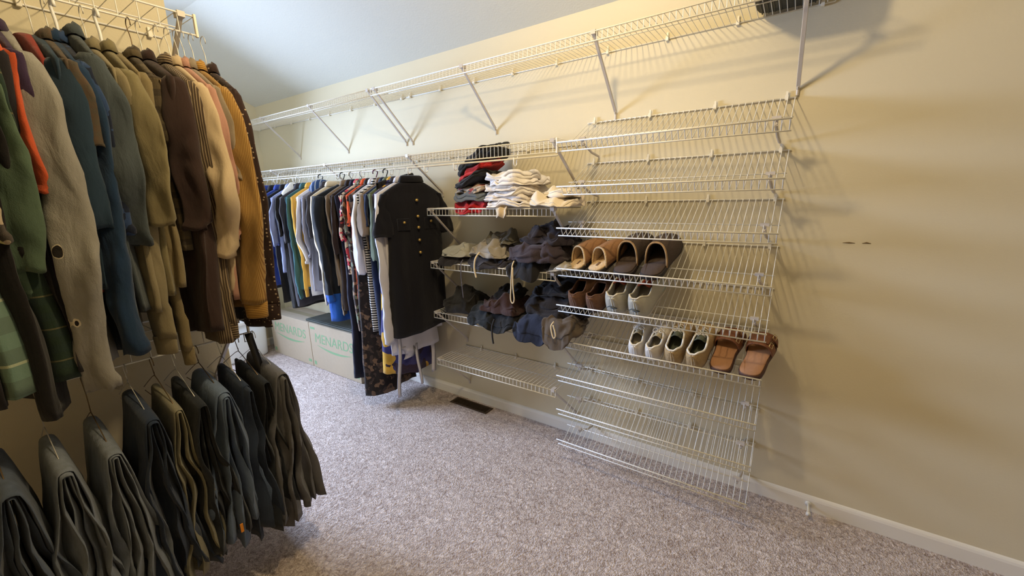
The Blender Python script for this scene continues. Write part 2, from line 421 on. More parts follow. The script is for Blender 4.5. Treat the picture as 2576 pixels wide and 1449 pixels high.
def garment(name, loc, rz, mat, label, cat='shirt', hw=.20, L=.86, sl=.70, sw=.042, st=.011, srot=42, bth=.010, neck=.052, top=-.110, collar=True,
            cuff=True, seed=1, flare=1.0, group=None, uo=0, fold=.010, cmat=None, placket=None, bend=0, out=.0, lean=0, hood=None, sdrop=.075, buttons=None, sl2=None, frayed=False, extra=None, bell=0):
    R = random.Random(seed)
    root = empty(name, loc, rz, label, cat, group)
    ph = [R.uniform(0, 6.28) for _ in range(8)]
    # ---- body: neck ring -> shoulders -> hem
    rings = []; nS = 44; K = 30
    zs = [(0.0, neck, .020), (.008, neck + .012, .018)]
    for i in range(1, 6):
        t = i / 5; zs.append((.008 + sdrop * t ** 1.15, neck + .012 + (hw - neck - .012) * t, .013 - .005 * t + bth * .5))
    for i in range(1, K + 1):
        t = i / K; zz = .008 + sdrop + (L - sdrop - .008) * t
        a = hw * (1 - .10 * smooth01(t / .18)) * (1 + (flare - 1) * t)
        zs.append((zz, a, bth * (1 + .9 * t)))
    zmax = zs[-1][0]
    for (zz, a, b) in zs:
        t = zz / zmax; A = fold * smooth01((t - .08) / .75); ring = []
        dz = .012 * sin(ph[3]) * t
        for k in range(nS):
            th = 2 * pi * k / nS; c, s = cos(th), sin(th)
            x = a * (abs(c) ** .75) * (1 if c > 0 else -1); y = b * (abs(s) ** .8) * (1 if s > 0 else -1)
            wv = A * (sin(24 * x + ph[0] + 2 * t) + .55 * sin(53 * x + ph[1] - 3 * t) + .3 * sin(9 * th + ph[2] + 4 * t))
            x += A * .5 * sin(6 * th + ph[4] + 3 * t) * abs(c)
            zq = top - zz + (.010 * sin(9 * x + ph[5]) + dz * (x / hw)) * smooth01((t - .8) / .2)
            if frayed and t > .97: zq += R.uniform(-.012, .012)
            ring.append((x + lean * zz, y + wv, zq))
        rings.append(ring)
    drape(rings, seed, .016, loc[0] + loc[1], start=.12, crease=.30)
    m = MB(); m.loft(rings, cap=False)
    m.build('body', mat, root, solid=.0012)
    # ---- sleeves
    if sl > 0:
        for sgn, LL in ((1, sl), (-1, sl if sl2 is None else sl2)):
            path = []; n = 34; x0 = hw - .022; z0 = top - .008 - sdrop + .004
            for i in range(n + 1):
                t = i / n; d = LL * t
                bx = .012 * smooth01(d / .12) + out * smooth01(d / .3) - .018 * smooth01((d - .25) / .35)
                kink = bend * math.exp(-((t - .62) / .15) ** 2)
                path.append((x0 + bx + kink, .006 * sin(4 * t + ph[6]), z0 - d))
            rr = []; ns = 28; ang = rad(srot) * sgn
            for i, (px, py, pz) in enumerate(path):
                t = i / n; d = LL * t
                wid = (.030 + (sw - .030) * smooth01(d / .12)) if d < .12 else sw * (1 - (.18 if LL > .4 else -.08) * smooth01((d - .12) / max(.05, LL - .12)))
                if t == 0: wid *= .6
                wid *= 1 + bell * smooth01((t - .25) / .75)
                th_ = st * (1 + .25 * sin(5 * t + ph[7])); ring = []
                fz = .0035 * smooth01(d / .2)
                for k in range(ns):
                    q = 2 * pi * k / ns; u = wid * cos(q); v = th_ * sin(q)
                    v += fz * (sin(95 * u + ph[1] + 3 * t) + .8 * sin(17 * d + 60 * u + ph[2])); u += .5 * fz * sin(31 * d + ph[3])
                    if frayed and t > .96: pz_ = pz + R.uniform(-.01, .01)
                    else: pz_ = pz
                    ring.append((sgn * (px + u * cos(ang) - v * sin(ang)), py + (u * sin(ang) + v * cos(ang)) * sgn, pz_ + .004 * sin(3 * q + ph[0]) * (t > .9)))
                rr.append(ring)
            rr[:-2] = drape(rr[:-2], seed + 5, .018, loc[0] + loc[1], .1, .55) if not (cuff and LL > .4) else rr[:-2]
            if cuff and LL > .4: rr[:-5] = drape(rr[:-5], seed + 5, .016, loc[0] + loc[1], .1, .55)
            m = MB(); m.loft(rr, cap=False); so = m.build('sleeve', mat, root, solid=.0012)
            if cuff and LL > .4:
                m = MB(); px, py, pz = path[-1]; cr = []
                for dz_, g in ((.004, 1.05), (-.001, 1.10), (-.03, 1.02), (-.055, 1.0), (-.058, .9)):
                    cr.append([(sgn * (px + sw * .74 * g * cos(q) * cos(ang) - st * .9 * g * sin(q) * sin(ang)), py + sgn * (sw * .74 * g * cos(q) * sin(ang) + st * .9 * g * sin(q) * cos(ang)), pz + dz_ + .004) for q in [2 * pi * k / 20 for k in range(20)]])
                m.loft(cr, cap=False); m.build('cuff', cmat or mat, root, solid=.0018)
    # ---- collar
    if collar:
        m = MB(); cr = []; nn = 26
        prof = [(.0, -.006, .0), (-.004, .022, .0), (-.002, .030, .0), (.012, .022, .004), (.022, -.010, .010)]
        for (o_, h_, _) in prof:
            ring = []
            for k in range(nn + 1):
                q = -pi * .46 + (2 * pi * .92) * k / nn + (-pi / 2 - pi * .0) + pi * .04
                q = -pi / 2 + pi * .06 + (2 * pi - pi * .12) * k / nn
                dip = .030 * (max(0, -sin(q)) ** 3)
                point = .022 * max(0, -sin(q)) ** 8 if h_ < 0 and o_ > .02 else 0
                ring.append(((neck + o_ + .004) * cos(q), (.021 + o_ * .55) * sin(q), top + h_ * (1 - .25 * (sin(q) < 0)) - dip - point))
            cr.append(ring)
        m.loft(cr, cap=False, open_ring=True); m.build('collar', cmat or mat, root, solid=.002)
    if placket:
        m = MB(); n = 16
        rs = []
        for i in range(n + 1):
            t = i / n; zz = top - .03 - (L - .05) * t
            A = fold * smooth01((t - .05) / .75); y = -(bth * (1 + .9 * t)) - .004 + A * (sin(ph[0] + 2 * t) + .55 * sin(ph[1] - 3 * t)) - .004 * 1
            rs.append([(-.016, y + .002, zz), (-.014, y - .002, zz), (.014, y - .002, zz), (.016, y + .002, zz)])
        m.loft(rs); m.build('placket', placket, root)
    if extra: extra(root, dict(top=top, L=L, hw=hw, bth=bth))
    return root

def trousers(loc, rz, mat, label, hwx=.115, L=.62, L2=None, th=.010, splay=.05, seed=1, layers=3, group=None, name='trousers', cuffm=None, uoff=.06, cat='trousers', pocket=None):
    """folded trousers draped over a hanger bar that runs along local x"""
    R = random.Random(seed); root = empty(name, loc, rz, label, cat, group)
    for ly in range(layers):
        pt = ['trouser_leg', 'waist_section', 'trouser_leg', 'trouser_leg'][ly % 4]
        ph = [R.uniform(0, 6.28) for _ in range(6)]
        l1 = L * R.uniform(.9, 1.0); l2 = (L2 or L * .93) * R.uniform(.88, 1.0); r0 = .004 + th * .55 * (ly + .2)
        sp1 = splay * (ly + .9) / layers * R.uniform(.75, 1.15); sp2 = splay * (ly + .7) / layers * R.uniform(.75, 1.15)
        hx = hwx * R.uniform(.86, 1.04); xo = uoff + R.uniform(-.012, .012)
        prof = []
        n1 = 18
        for i in range(n1, 0, -1):
            t = i / n1; prof.append((-(r0 + sp1 * t ** .8), -l1 * t, t, 0))
        for a in range(180, -1, -30):
            prof.append((r0 * cos(rad(a)), r0 * .8 * sin(rad(a)), 0, 0))
        for i in range(1, n1 + 1):
            t = i / n1; prof.append((r0 + sp2 * t ** .8, -l2 * t, t, 1))
        rings = []; nx = 16
        for j in range(nx + 1):
            s = -1 + 2 * j / nx; ring_o = []; ring_i = []
            edge = (1 - abs(s) ** 6)
            for (y, z, t, sd) in prof:
                # each side is a folded leg: thin pillow, closed at the crease edges
                wy = .010 * t * (sin(30 * s * hx * 2 + ph[0] + sd) + .6 * sin(61 * s * hx + ph[1] + 4 * t)); x = xo + s * hx * (1 + .16 * t) + .010 * t * sin(5 * t + ph[2]) + .004 * t * sin(14 * t + ph[4])
                h_ = (th * .5) * edge * (.5 + 2.0 * t) + .0008
                sg = -1 if sd == 0 and y < 0 else 1
                zz = z + .014 * sin(3 * s + ph[3]) * (t > .93) - .22 * (x - uoff) * (1 - .6 * t)
                dy, dz = (0, 1) if t == 0 and abs(y) < r0 * .9 else (sg, 0)
                ring_o.append((x, y + wy + dy * h_, zz + dz * h_)); ring_i.append((x, y + wy - dy * h_, zz - dz * h_))
            rings.append(ring_o + ring_i[::-1])
        off = Vector((seed * 1.7, ly * 3.1, 4))
        for r_ in rings:
            for k, p in enumerate(r_):
                a_ = .030 * smooth01(-p[2] / .25); d_ = nvec(Vector((p[0] * 9, p[1] * 3, p[2] * 6)) + off); e_ = nvec(Vector((p[0] * 24, p[1] * 9, p[2] * 14)) + off)
                r_[k] = (p[0] + a_ * d_.x + .25 * a_ * e_.x, p[1] + a_ * d_.y * .9 + .25 * a_ * e_.y, p[2])
        m = MB(); m.loft(rings); m.build(pt, mat if not (cuffm and ly == 0) else cuffm, root)
    if pocket:
        m = MB(); m.box((uoff - .05, -.03 - splay * .8, -.30), (uoff + .03, -.022 - splay * .8, -.20)); m.build('pocket', pocket, root, bevel=.003)
    return root

# fabrics -----------------------------------------------------------
F = {}
F['dots'] = fab('dark_brown_dotted', (52, 35, 31), 'dots', (170, 152, 126), 62, .20)
F['mustard'] = fab('mustard_pinstripe', (166, 131, 70), 'v', (128, 90, 40), 165, .66, wr=.35); F['mustardh'] = fab('mustard_pinstripe_cuff', (189, 145, 68), 'h', (128, 90, 40), 150, .66, wr=.35)
F['greige'] = fab('greige', (141, 127, 107)); F['pink'] = fab('dusty_pink', (178, 134, 117)); F['cream'] = fab('cream', (193, 172, 140), wr=.35)
F['brown'] = fab('dark_brown', (51, 34, 29), wr=.35); F['gstripe'] = fab('brown_grey_pinstripe', (73, 58, 43), 'v', (150, 132, 104), 120, .76); F['gstripeh'] = fab('brown_grey_cuff', (73, 58, 43), 'h', (150, 132, 104), 120, .76)
F['olive'] = fab('olive_brown_stripe', (94, 82, 60), 'h', (70, 60, 46), 20, .66)
F['khaki'] = fab('khaki', (123, 113, 82), wr=.4); F['khaki2'] = fab('pale_khaki', (132, 121, 93), wr=.4); F['tan'] = fab('straw', (125, 111, 79))
F['slate'] = fab('slate_blue', (67, 75, 79), wr=.6); F['navy'] = fab('deep_navy', (26, 34, 58)); F['denim'] = fab('blue_denim', (28, 51, 73), 'heather', (22, 48, 80), 60)
F['brplaid'] = fab('brown_plaid', (88, 72, 56), 'plaid', (78, 70, 58), 34, .55); F['blue'] = fab('dusty_blue', (34, 54, 71), wr=.4)
F['red'] = fab('brick_red', (133, 47, 35)); F['grey'] = fab('oatmeal_grey', (128, 123, 113), 'heather', (150, 148, 142), 30, wr=.6, holes=((-.030, -.68, .009), (-.028, -.88, .012))); F['purple'] = fab('dark_purple', (54, 36, 62))
F['orange'] = fab('bright_orange', (193, 83, 45)); F['black'] = fab('soft_black', (22, 18, 18)); F['black2'] = fab('washed_black', (31, 27, 31))
F['gplaid'] = fab('dark_green_plaid', (35, 52, 37), 'plaid', (34, 50, 44), 22, .5, (92, 88, 60)); F['sage'] = fab('sage_green', (81, 100, 80))
F['camo'] = fab('brown_cream_print', (75, 67, 60), 'blot', (176, 158, 132), 13, .52, (202, 198, 140)); F['teal'] = fab('pale_teal_check', (84, 96, 84), 'plaid', (106, 132, 116), 12, .5, (168, 176, 146))
F['indigo'] = fab('indigo_print', (44, 66, 104), 'blot', (20, 28, 48), 26, .5)
F['white'] = fab('cotton_white', (226, 222, 222), wr=.35); F['offw'] = fab('off_white', (222, 208, 184)); F['lav'] = fab('lavender_blue', (150, 160, 205)); F['royal'] = fab('royal_blue', (44, 66, 150))
F['char'] = fab('charcoal', (58, 54, 60)); F['tealr'] = fab('teal', (54, 95, 106)); F['gold'] = fab('golden_yellow', (213, 160, 62), wr=.3); F['heag'] = fab('heather_grey', (150, 150, 168))
F['bband'] = fab('black_with_blue_hem', (16, 20, 28), 'hemband', (26, 78, 160), 1, .86); F['espresso'] = fab('espresso', (40, 26, 22)); F['taupe'] = fab('taupe', (128, 110, 92)); F['coral'] = fab('coral_print', (200, 66, 80), 'blot', (60, 34, 40), 20, .52, (210, 190, 170))
F['navyblk'] = fab('midnight_navy', (18, 20, 44)); F['floral'] = fab('brown_floral', (52, 40, 38), 'blot', (132, 104, 84), 16, .56, (112, 120, 100)); F['maxi'] = fab('black_tan_print', (30, 22, 22), 'blot', (104, 82, 66), 21, .57, (60, 48, 44))
F['bws'] = fab('black_white_stripe', (24, 22, 26), 'h', (206, 202, 198), 58, .5); F['orprint'] = fab('orange_print', (216, 84, 36), 'blot', (60, 30, 28), 30, .6); F['sage2'] = fab('grey_green', (98, 108, 86)); F['navyk'] = fab('ink_blue', (24, 36, 66))
F['scarf'] = fab('blue_yellow_scarf', (58, 56, 110), 'blot', (206, 160, 60), 7, .53, (50, 36, 56)); F['satin'] = fab('white_satin', (214, 212, 222), wr=.25, rough=.45); F['dress'] = fab('navy_black', (14, 12, 19), wr=.25)
F['redd'] = fab('crimson', (168, 28, 36)); F['blkfl'] = fab('black_white_floral', (22, 22, 28), 'blot', (170, 176, 150), 30, .60)
# ---- shirts on the partition rod.  local x -> world +X (towards the room)
XR, ZR = XP + .316, 2.066
def S(y, mat, label, yaw=0, cat='shirt', x=0, **kw):
    kw.setdefault('seed', int(y * 1000) + 7)
    return garment(kw.pop('name', 'shirt'), (XR - .02 + x, y, ZR - .0), rad(yaw), F[mat], label, cat, **kw)
S(.712, 'dots', 'dark brown shirt dotted with small pale figures, nearest the free end of the partition rod', sl=.76, sw=.040, L=.92, out=.03, sl2=.6)
S(.676, 'mustard', 'mustard pinstriped shirt with long cuffed sleeve hanging to the hem', sl=.74, sw=.050, out=.02, bend=.03, L=.86, st=.02, cmat=F['mustardh'])
S(.650, 'greige', 'grey beige shirt squeezed between the mustard and the pink ones', sl=.30, L=.80, cuff=False)
S(.632, 'pink', 'dusty pink shirt behind the cream one', sl=.50, sw=.036, out=.01, L=.80, cuff=False)
S(.608, 'cream', 'cream shirt with a loose folded sleeve beside the pinstriped ones', sl=.56, sw=.044, out=.01, bend=.04, L=.78, cuff=False, st=.022)
S(.580, 'gstripe', 'brown and grey pinstriped shirt with rumpled hem', sl=.80, sw=.036, out=-.01, L=.93, bth=.02, hw=.205, cmat=F['gstripeh'])
S(.535, 'brown', 'long dark brown shirt with broad plain side', sl=.46, sw=.040, out=-.01, L=.90, bth=.020, hw=.222, fold=.016, cuff=False, srot=65)
S(.500, 'olive', 'olive brown short sleeved shirt with dark horizontal stripes', sl=.20, sw=.052, out=-.03, L=.60, cuff=False, st=.022, hw=.185)
S(.462, 'tan', 'straw coloured long sleeved top with one thin sleeve reaching lowest', sl=.86, sw=.024, out=-.03, L=.72, collar=False)
S(.440, 'khaki', 'khaki short sleeved shirt with open pointed collar', sl=.44, sw=.050, out=.02, L=.74, cuff=False, st=.016, neck=.062)
S(.408, 'khaki2', 'pale khaki long sleeved shirt with stitched cuff', sl=.80, sw=.042, out=-.02, L=.80)
S(.372, 'slate', 'slate blue jacket with stand collar and bent sleeve', sl=.52, sw=.056, out=.0, bend=.02, L=.80, st=.018, neck=.062, top=-.085, cat='jacket', name='jacket', cuff=False, srot=55)
S(.346, 'indigo', 'indigo short sleeved shirt with blurred dark print', sl=.46, sw=.045, L=.70, cuff=False)
S(.332, 'denim', 'blue denim shirt hanging low between grey and khaki sleeves', sl=.82, sw=.042, out=.0, L=.90, st=.022, cuff=False)
S(.318, 'brplaid', 'brown plaid shirt with only its shoulder showing', sl=.22, L=.7, cuff=False)
S(.300, 'blue', 'dusty blue t-shirt with a wide plain sleeve', sl=.44, sw=.046, out=.01, L=.70, cuff=False, collar=False, cat='t-shirt', name='t_shirt', srot=55)
S(.280, 'red', 'brick red t-shirt with only the shoulder in view', sl=.15, sw=.03, L=.7, cuff=False, collar=False, cat='t-shirt', name='t_shirt', hw=.17)
S(.240, 'grey', 'worn oatmeal grey henley with holes and frayed cuff, widest garment on the rod', sl=.90, sw=.050, out=.01, bend=.045, L=.90, st=.017, frayed=True, collar=False, fold=.014, bth=.016, srot=60, cuff=False)
S(.226, 'purple', 'dark purple shirt behind the bright orange one', sl=.22, sw=.028, L=.75, cuff=False)
S(.208, 'orange', 'bright orange shirt with narrow hanging sleeve', sl=.34, sw=.024, out=.0, L=.55, cuff=False, collar=False)
S(.192, 'black2', 'washed black sweater with long sleeve', sl=.55, sw=.030, L=.90, cat='sweater', name='sweater', collar=False, out=-.02)
S(.176, 'gplaid', 'dark green plaid flannel shirt hanging low', sl=.5, L=.94, cuff=False, bth=.024, out=-.03)
S(.158, 'sage', 'sage green t-shirt with broad sleeve', sl=.54, sw=.042, out=.01, L=.70, cuff=False, collar=False, cat='t-shirt', name='t_shirt', srot=60)
S(.138, 'black', 'long soft black cardigan reaching lowest on the partition rod', sl=.5, L=1.02, bth=.016, cat='cardigan', name='cardigan', collar=False, cuff=False, hw=.215, out=-.03)
S(.120, 'camo', 'short sleeved shirt printed in brown and cream patches', sl=.46, sw=.030, out=.02, L=.6, cuff=False)
S(.088, 'teal', 'pale green check shirt at the left edge of the photo', sl=.46, sw=.044, out=.02, L=.94, cuff=False, bth=.026, hw=.215)
S(.045, 'black2', 'dark shirt at the left edge below the green check one', sl=.3, L=.95, cuff=False)
S(.005, 'gplaid', 'green plaid shirt cut by the left edge of the photo', sl=.3, L=.95, cuff=False)
S(-.04, 'char', 'charcoal shirt just outside the left edge', sl=.5, L=.8)
HG = 'thin wire hangers on the partition rod'
for y, nm in ((.712, 'dotted dark brown'), (.676, 'mustard pinstriped'), (.650, 'grey beige'), (.632, 'dusty pink'), (.608, 'cream'), (.580, 'brown and grey pinstriped'), (.535, 'plain dark brown'),
              (.408, 'pale khaki'), (.332, 'blue denim'), (.300, 'dusty blue'), (.240, 'worn grey')):
    hanger(XR, y, ZR, 0, 'wire', 'thin wire hanger holding the ' + nm + ' shirt on the partition rod')
hanger(XR, .512, ZR, 0, 'bare', 'dark bare wire hanger of the striped olive shirt')
hanger(XR, .440, ZR, 0, 'white', 'white plastic hanger of the khaki short sleeved shirt', name='plastic_hanger', hw=.17)
hanger(XR, .350, ZR, 0, 'white', 'white plastic hanger rising beside the slate jacket collar', name='plastic_hanger', hw=.17)
hanger(XR, .206, ZR, 0, 'black', 'dark brown plastic hanger above the bright orange shirt', name='plastic_hanger', hw=.17)

# ---- trousers on the lower partition rod
XT, ZT = XR, .982
J = dict(jeans=fab('worn_jeans', (98, 110, 133), 'heather', (56, 64, 72), 40), dark=fab('dark_denim', (42, 54, 75)), khk=fab('faded_khaki', (135, 130, 109)), blk=fab('slate_black', (35, 40, 48)),
         oli=fab('grey_olive', (102, 102, 107)), pale=fab('pale_jeans', (139, 148, 165), 'heather', (84, 90, 92), 50), greyd=fab('denim_grey', (100, 117, 144)))
T = [(.712, 'oli', 'grey khaki trousers folded on a hanger, nearest the open floor', .68, .09), (.650, 'blk', 'slate black trousers between the khaki pair and the rolled jeans', .62, .05),
     (.590, 'dark', 'dark trousers behind the bulky grey jeans', .64, .05), (.515, 'greyd', 'bulky grey denim jeans with an orange label near the fold', .60, .085), (.445, 'blk', 'black trousers hanging in the middle of the lower rod', .62, .05),
     (.385, 'khk', 'faded khaki trousers with frayed legs', .66, .07), (.315, 'dark', 'dark blue jeans with an open fold', .66, .075), (.215, 'pale', 'pale jeans with rusty edge, third from the left on the lower rod', .68, .08),
     (.115, 'pale', 'pale worn jeans, second from the left on the lower rod', .68, .08), (.015, 'jeans', 'faded jeans at the left edge of the lower rod', .66, .08), (-.08, 'jeans', 'faded jeans beyond the left edge of the photo', .6, .07)]
for i, (y, k_, lab, L_, sp) in enumerate(T):
    dr = .095 if y > .25 else .155
    trousers((XT, y, ZT - dr - .035), 0, J[k_], lab, L=L_ , splay=sp * .8, seed=30 + i, layers=3 if sp > .07 else 2, uoff=.085, th=.014 if sp > .08 else .011, **({'uoff': .085} if False else {}))
    hanger(XT, y, ZT, 0, 'bare' if i % 2 else 'wire', 'wire hanger holding the ' + re.split(',| on the| between| behind| with| hanging| at | beyond| cut', lab)[0] + (' nearest the open floor', ' beside the khaki pair', ' behind the bulky pair', '', ' in the middle', '', '', ' third from the left', ' second from the left', ' at the left edge', ' past the left edge')[i], None, drop=dr - .035, hw=.17)
lb = MB(); lb.box((XP + .536, .474, .315), (XP + .540, .484, .350)); tag(lb.build('garment_label', plain('orange_tag', (226, 140, 30), .6), None, False, bevel=.001), 'orange paper tag on the bulky grey jeans', 'tag')

# ---- clothes on the right wall rod.  local x -> world -Y (towards the room)
YR, ZQ = D - .309, 1.690
def Q(x, mat, label, cat='shirt', yaw=0, y=0, **kw):
    kw.setdefault('seed', int(-x * 1000) + 3); kw.setdefault('top', -.078)
    return garment(kw.pop('name', 'shirt'), (x, YR - y, ZQ), -pi / 2 + rad(yaw), F[mat], label, cat, **kw)
SK = dict(cuff=False)
Q(-4.20, 'char', 'charcoal shirt at the far end of the right rod', L=.8)
Q(-4.08, 'navy', 'navy shirt near the far end of the right rod', L=.8)
Q(-3.96, 'black', 'black shirt near the far end of the right rod', L=.85)
Q(-3.84, 'royal', 'royal blue shirt, far part of the right rod', L=.8)
Q(-3.72, 'black2', 'faded black shirt just past the dotted sleeve', L=.85, sl=.5)
Q(-3.62, 'royal', 'blue shirt whose edge shows next to the dotted shirt', L=.82, sl=.5)
Q(-3.53, 'black', 'long black top with only its edge lit by the window', L=.95, sl=.3, **SK)
Q(-3.44, 'lav', 'lavender blue shirt with short sleeve in the window light', L=.7, sl=.38, sw=.05, out=.02, **SK)
Q(-3.37, 'black', 'black long top below the lavender shirt', L=.98, sl=.3, bth=.02, **SK)
Q(-3.30, 'char', 'charcoal sweater with dark grey side', L=.95, sl=.35, bth=.02, cat='sweater', name='sweater', **SK)
Q(-3.22, 'tealr', 'teal long sleeved top beside the golden one', L=.82, sl=.80, sw=.035, **SK)
Q(-3.14, 'gold', 'golden yellow sweater with thick rolled collar', L=.78, sl=.72, sw=.035, cat='sweater', name='sweater')
Q(-3.06, 'white', 'white shirt with a pointed elbow beside the golden sweater', L=.85, sl=.50, sw=.05, bend=.03, **SK)
Q(-3.00, 'heag', 'heather grey top with a dark banded sleeve', L=.8, sl=.45, sw=.04, **SK)
Q(-2.93, 'char', 'dark pinstriped top between two white ones', L=.7, sl=.3, **SK)
Q(-2.87, 'offw', 'off-white long sweater with rolled collar, next to the black one', L=.86, sl=.80, sw=.045, cat='sweater', name='sweater', collar=True, **SK)
Q(-2.76, 'bband', 'black sweatshirt with royal blue hem', L=.98, sl=.76, sw=.06, bth=.035, st=.03, cat='sweatshirt', name='sweatshirt', hw=.23, collar=False, **SK)
Q(-2.69, 'taupe', 'taupe cardigan with pale sleeve hanging low', L=.70, sl=.86, sw=.04, out=-.02, cat='cardigan', name='cardigan', **SK)
Q(-2.63, 'espresso', 'espresso brown blouse beside the grey velvet hangers', L=.88, sl=.4, sw=.05, bth=.02, cat='blouse', name='blouse', **SK)
Q(-2.575, 'navyblk', 'midnight navy maxi dress nearly reaching the carpet', L=1.42, sl=.0, bth=.02, fold=.016, cat='dress', name='maxi_dress', flare=1.1, **SK)
Q(-2.53, 'coral', 'coral red printed blouse', L=.62, sl=.3, **SK, cat='blouse', name='blouse')
Q(-2.49, 'floral', 'brown floral dress with pale leaf print', L=1.02, sl=.25, bth=.024, fold=.014, cat='dress', name='dress', **SK)
Q(-2.452, 'orprint', 'orange and black printed top', L=.80, sl=.2, **SK, cat='blouse', name='blouse')
Q(-2.415, 'maxi', 'long dark dress printed with tan patches, hem touching the carpet light', L=1.50, sl=.0, bth=.04, fold=.02, cat='dress', name='maxi_dress', flare=1.15, **SK)
Q(-2.372, 'satin', 'white blouse with wide bell sleeve', L=.60, sl=.52, sw=.052, st=.022, out=.01, cat='blouse', name='blouse', bell=.55, **SK)
Q(-2.335, 'bws', 'black and white striped top below the white bell sleeve', L=1.0, sl=.0, bth=.02, hw=.2, **SK, cat='top', name='striped_top')
Q(-2.298, 'taupe', 'short taupe top in front of the white bell sleeve', L=.45, sl=.26, sw=.055, st=.028, **SK, cat='top', name='short_top')
Q(-2.262, 'navyk', 'ink blue knit dress hanging behind the green sleeve', L=1.0, sl=.2, bth=.025, **SK, cat='dress', name='knit_dress')
Q(-2.225, 'sage2', 'grey green top with a narrow straight sleeve', L=.6, sl=.42, sw=.042, **SK, cat='top', name='long_sleeved_top')
Q(-2.155, 'char', 'charcoal grey top on a thin hanger next to the navy dress', L=.5, sl=.15, **SK, cat='top', name='grey_top')

def robe_extra(root, g):
    for (x, ytop, L_, wd, yo) in ((.02, -1.17, .32, .013, .03), (-.12, -1.17, .26, .022, .03), (.19, -1.05, .46, .016, .03), (.10, -1.16, .10, .05, .028)):
        m = MB(); n = 14; R = random.Random(int(x * 100)); rs = []
        for i in range(n + 1):
            t = i / n; y = yo + .012 * sin(3 * t + x * 9); z = ytop - L_ * t; xx = x + .015 * sin(4 * t + x * 20) - .01 * t
            rs.append([(xx - wd, y, z), (xx, y - .002, z), (xx + wd, y, z), (xx, y + .002, z)])
        m.loft(rs); m.build('hanging_tie', F['satin'], root)
Q(-2.115, 'satin', 'white satin robe with long sleeve and loose ties under the navy dress', L=1.14, sl=.96, sw=.052, st=.022, out=.02, bth=.02, hw=.225, cat='robe', name='robe', extra=robe_extra, **SK, seed=5)
Q(-2.185, 'scarf', 'long wrap dress patterned in blue and yellow below the navy dress', L=1.31, sl=0, bth=.04, fold=.026, hw=.19, cat='dress', name='wrap_dress', flare=1.1, **SK)

GOLDB = plain('brass_button', (200, 168, 96), .35, metal=.7); TAGM = plain('neck_tag', (214, 188, 164), .7)
def dress_extra(root, g):
    for (x, z) in ((.0, -.30), (.0, -.37), (.0, -.45), (.0, -.53), (.0, -.20)):
        m = MB(); yy = .057; m.tube([(x, yy - .008, z), (x, yy + .004, z), (x, yy + .007, z)], lambda t: .009 if t < .9 else .004, 12); m.build('button', GOLDB, root)
    for x in (-.095, .095):
        m = MB(); m.box((x - .042, .034, -.385), (x + .042, .050, -.31)); m.build('chest_pocket', F['dress'], root, bevel=.004)
        m = MB(); m.tube([(x, .048, -.335), (x, .058, -.335)], .008, 12); m.build('button', GOLDB, root)
    m = MB(); m.box((-.02, -.020, -.085), (.02, -.016, -.045)); m.build('neck_tag', TAGM, root, False)
garment('button_dress', (-2.03, YR - .01, ZQ), -pi / 2 + rad(-14), F['dress'], 'navy black shirt dress with brass buttons, nearest on the right rod', 'dress', hw=.205, L=.98, sl=.26, sw=.062, st=.030, srot=10, bth=.034,
        neck=.062, top=-.078, cuff=False, seed=77, flare=1.12, fold=.010, out=.02, extra=dress_extra)

# black denim over a hanger behind the dress, and small extras on the hangers
trousers((-2.20, YR, ZQ - .06), -pi / 2, F['black'], 'black trousers clipped on a hanger behind the navy dress', L=.30, th=.008, splay=.02, seed=61, uoff=-.02, hwx=.16, cat='trousers')
gw = 'wire hangers crowded on the right rod'
R = random.Random(8); x = -4.2
while x < -2.02:
    hanger(x, YR, ZQ, -pi / 2 + R.uniform(-.12, .12), 'wire', 'thin pale wire hanger in the crowded row on the right rod', gw)
    x += R.choice((.05, .07, .09))
for x, kd, lb_ in ((-3.04, 'black', 'black plastic hanger above the blue striped cap'), (-2.76, 'black', 'black plastic hanger above the black sweatshirt'), (-2.66, 'white', 'white plastic hanger between two black ones'),
                   (-2.385, 'purple', 'dark purple plastic hanger'), (-2.28, 'black', 'black plastic hanger nearest the navy dress'), (-3.36, 'white', 'white plastic hanger under the bright white cloth')):
    hanger(x, YR, ZQ, -pi / 2, kd, lb_, name='plastic_hanger', hw=.17)
def ringhanger(x, lab):
    m = MB(); c = Vector((0, 0, -.15))
    m.tube([(0, 0, .006), (.012, 0, .0), (.014, 0, -.02), (0, 0, -.04), (0, 0, -.10)], .003, 6)
    for dx, dz in ((0, -.13), (.06, -.15), (-.06, -.15), (.12, -.175), (-.12, -.175)):
        m.tube([(dx + .032 * cos(rad(a)), 0, dz + .032 * sin(rad(a))) for a in range(0, 360, 24)], .0075, 8, closed=True)
    o = m.build('ring_hanger', M_HGREY); o.location = (x, YR, ZQ); o.rotation_euler = (0, 0, -pi / 2); tag(o, lab, 'hanger')
ringhanger(-2.655, 'grey velvet hanger with a row of rings, farther of the two')
ringhanger(-2.535, 'grey velvet hanger with a row of rings, nearer of the two')

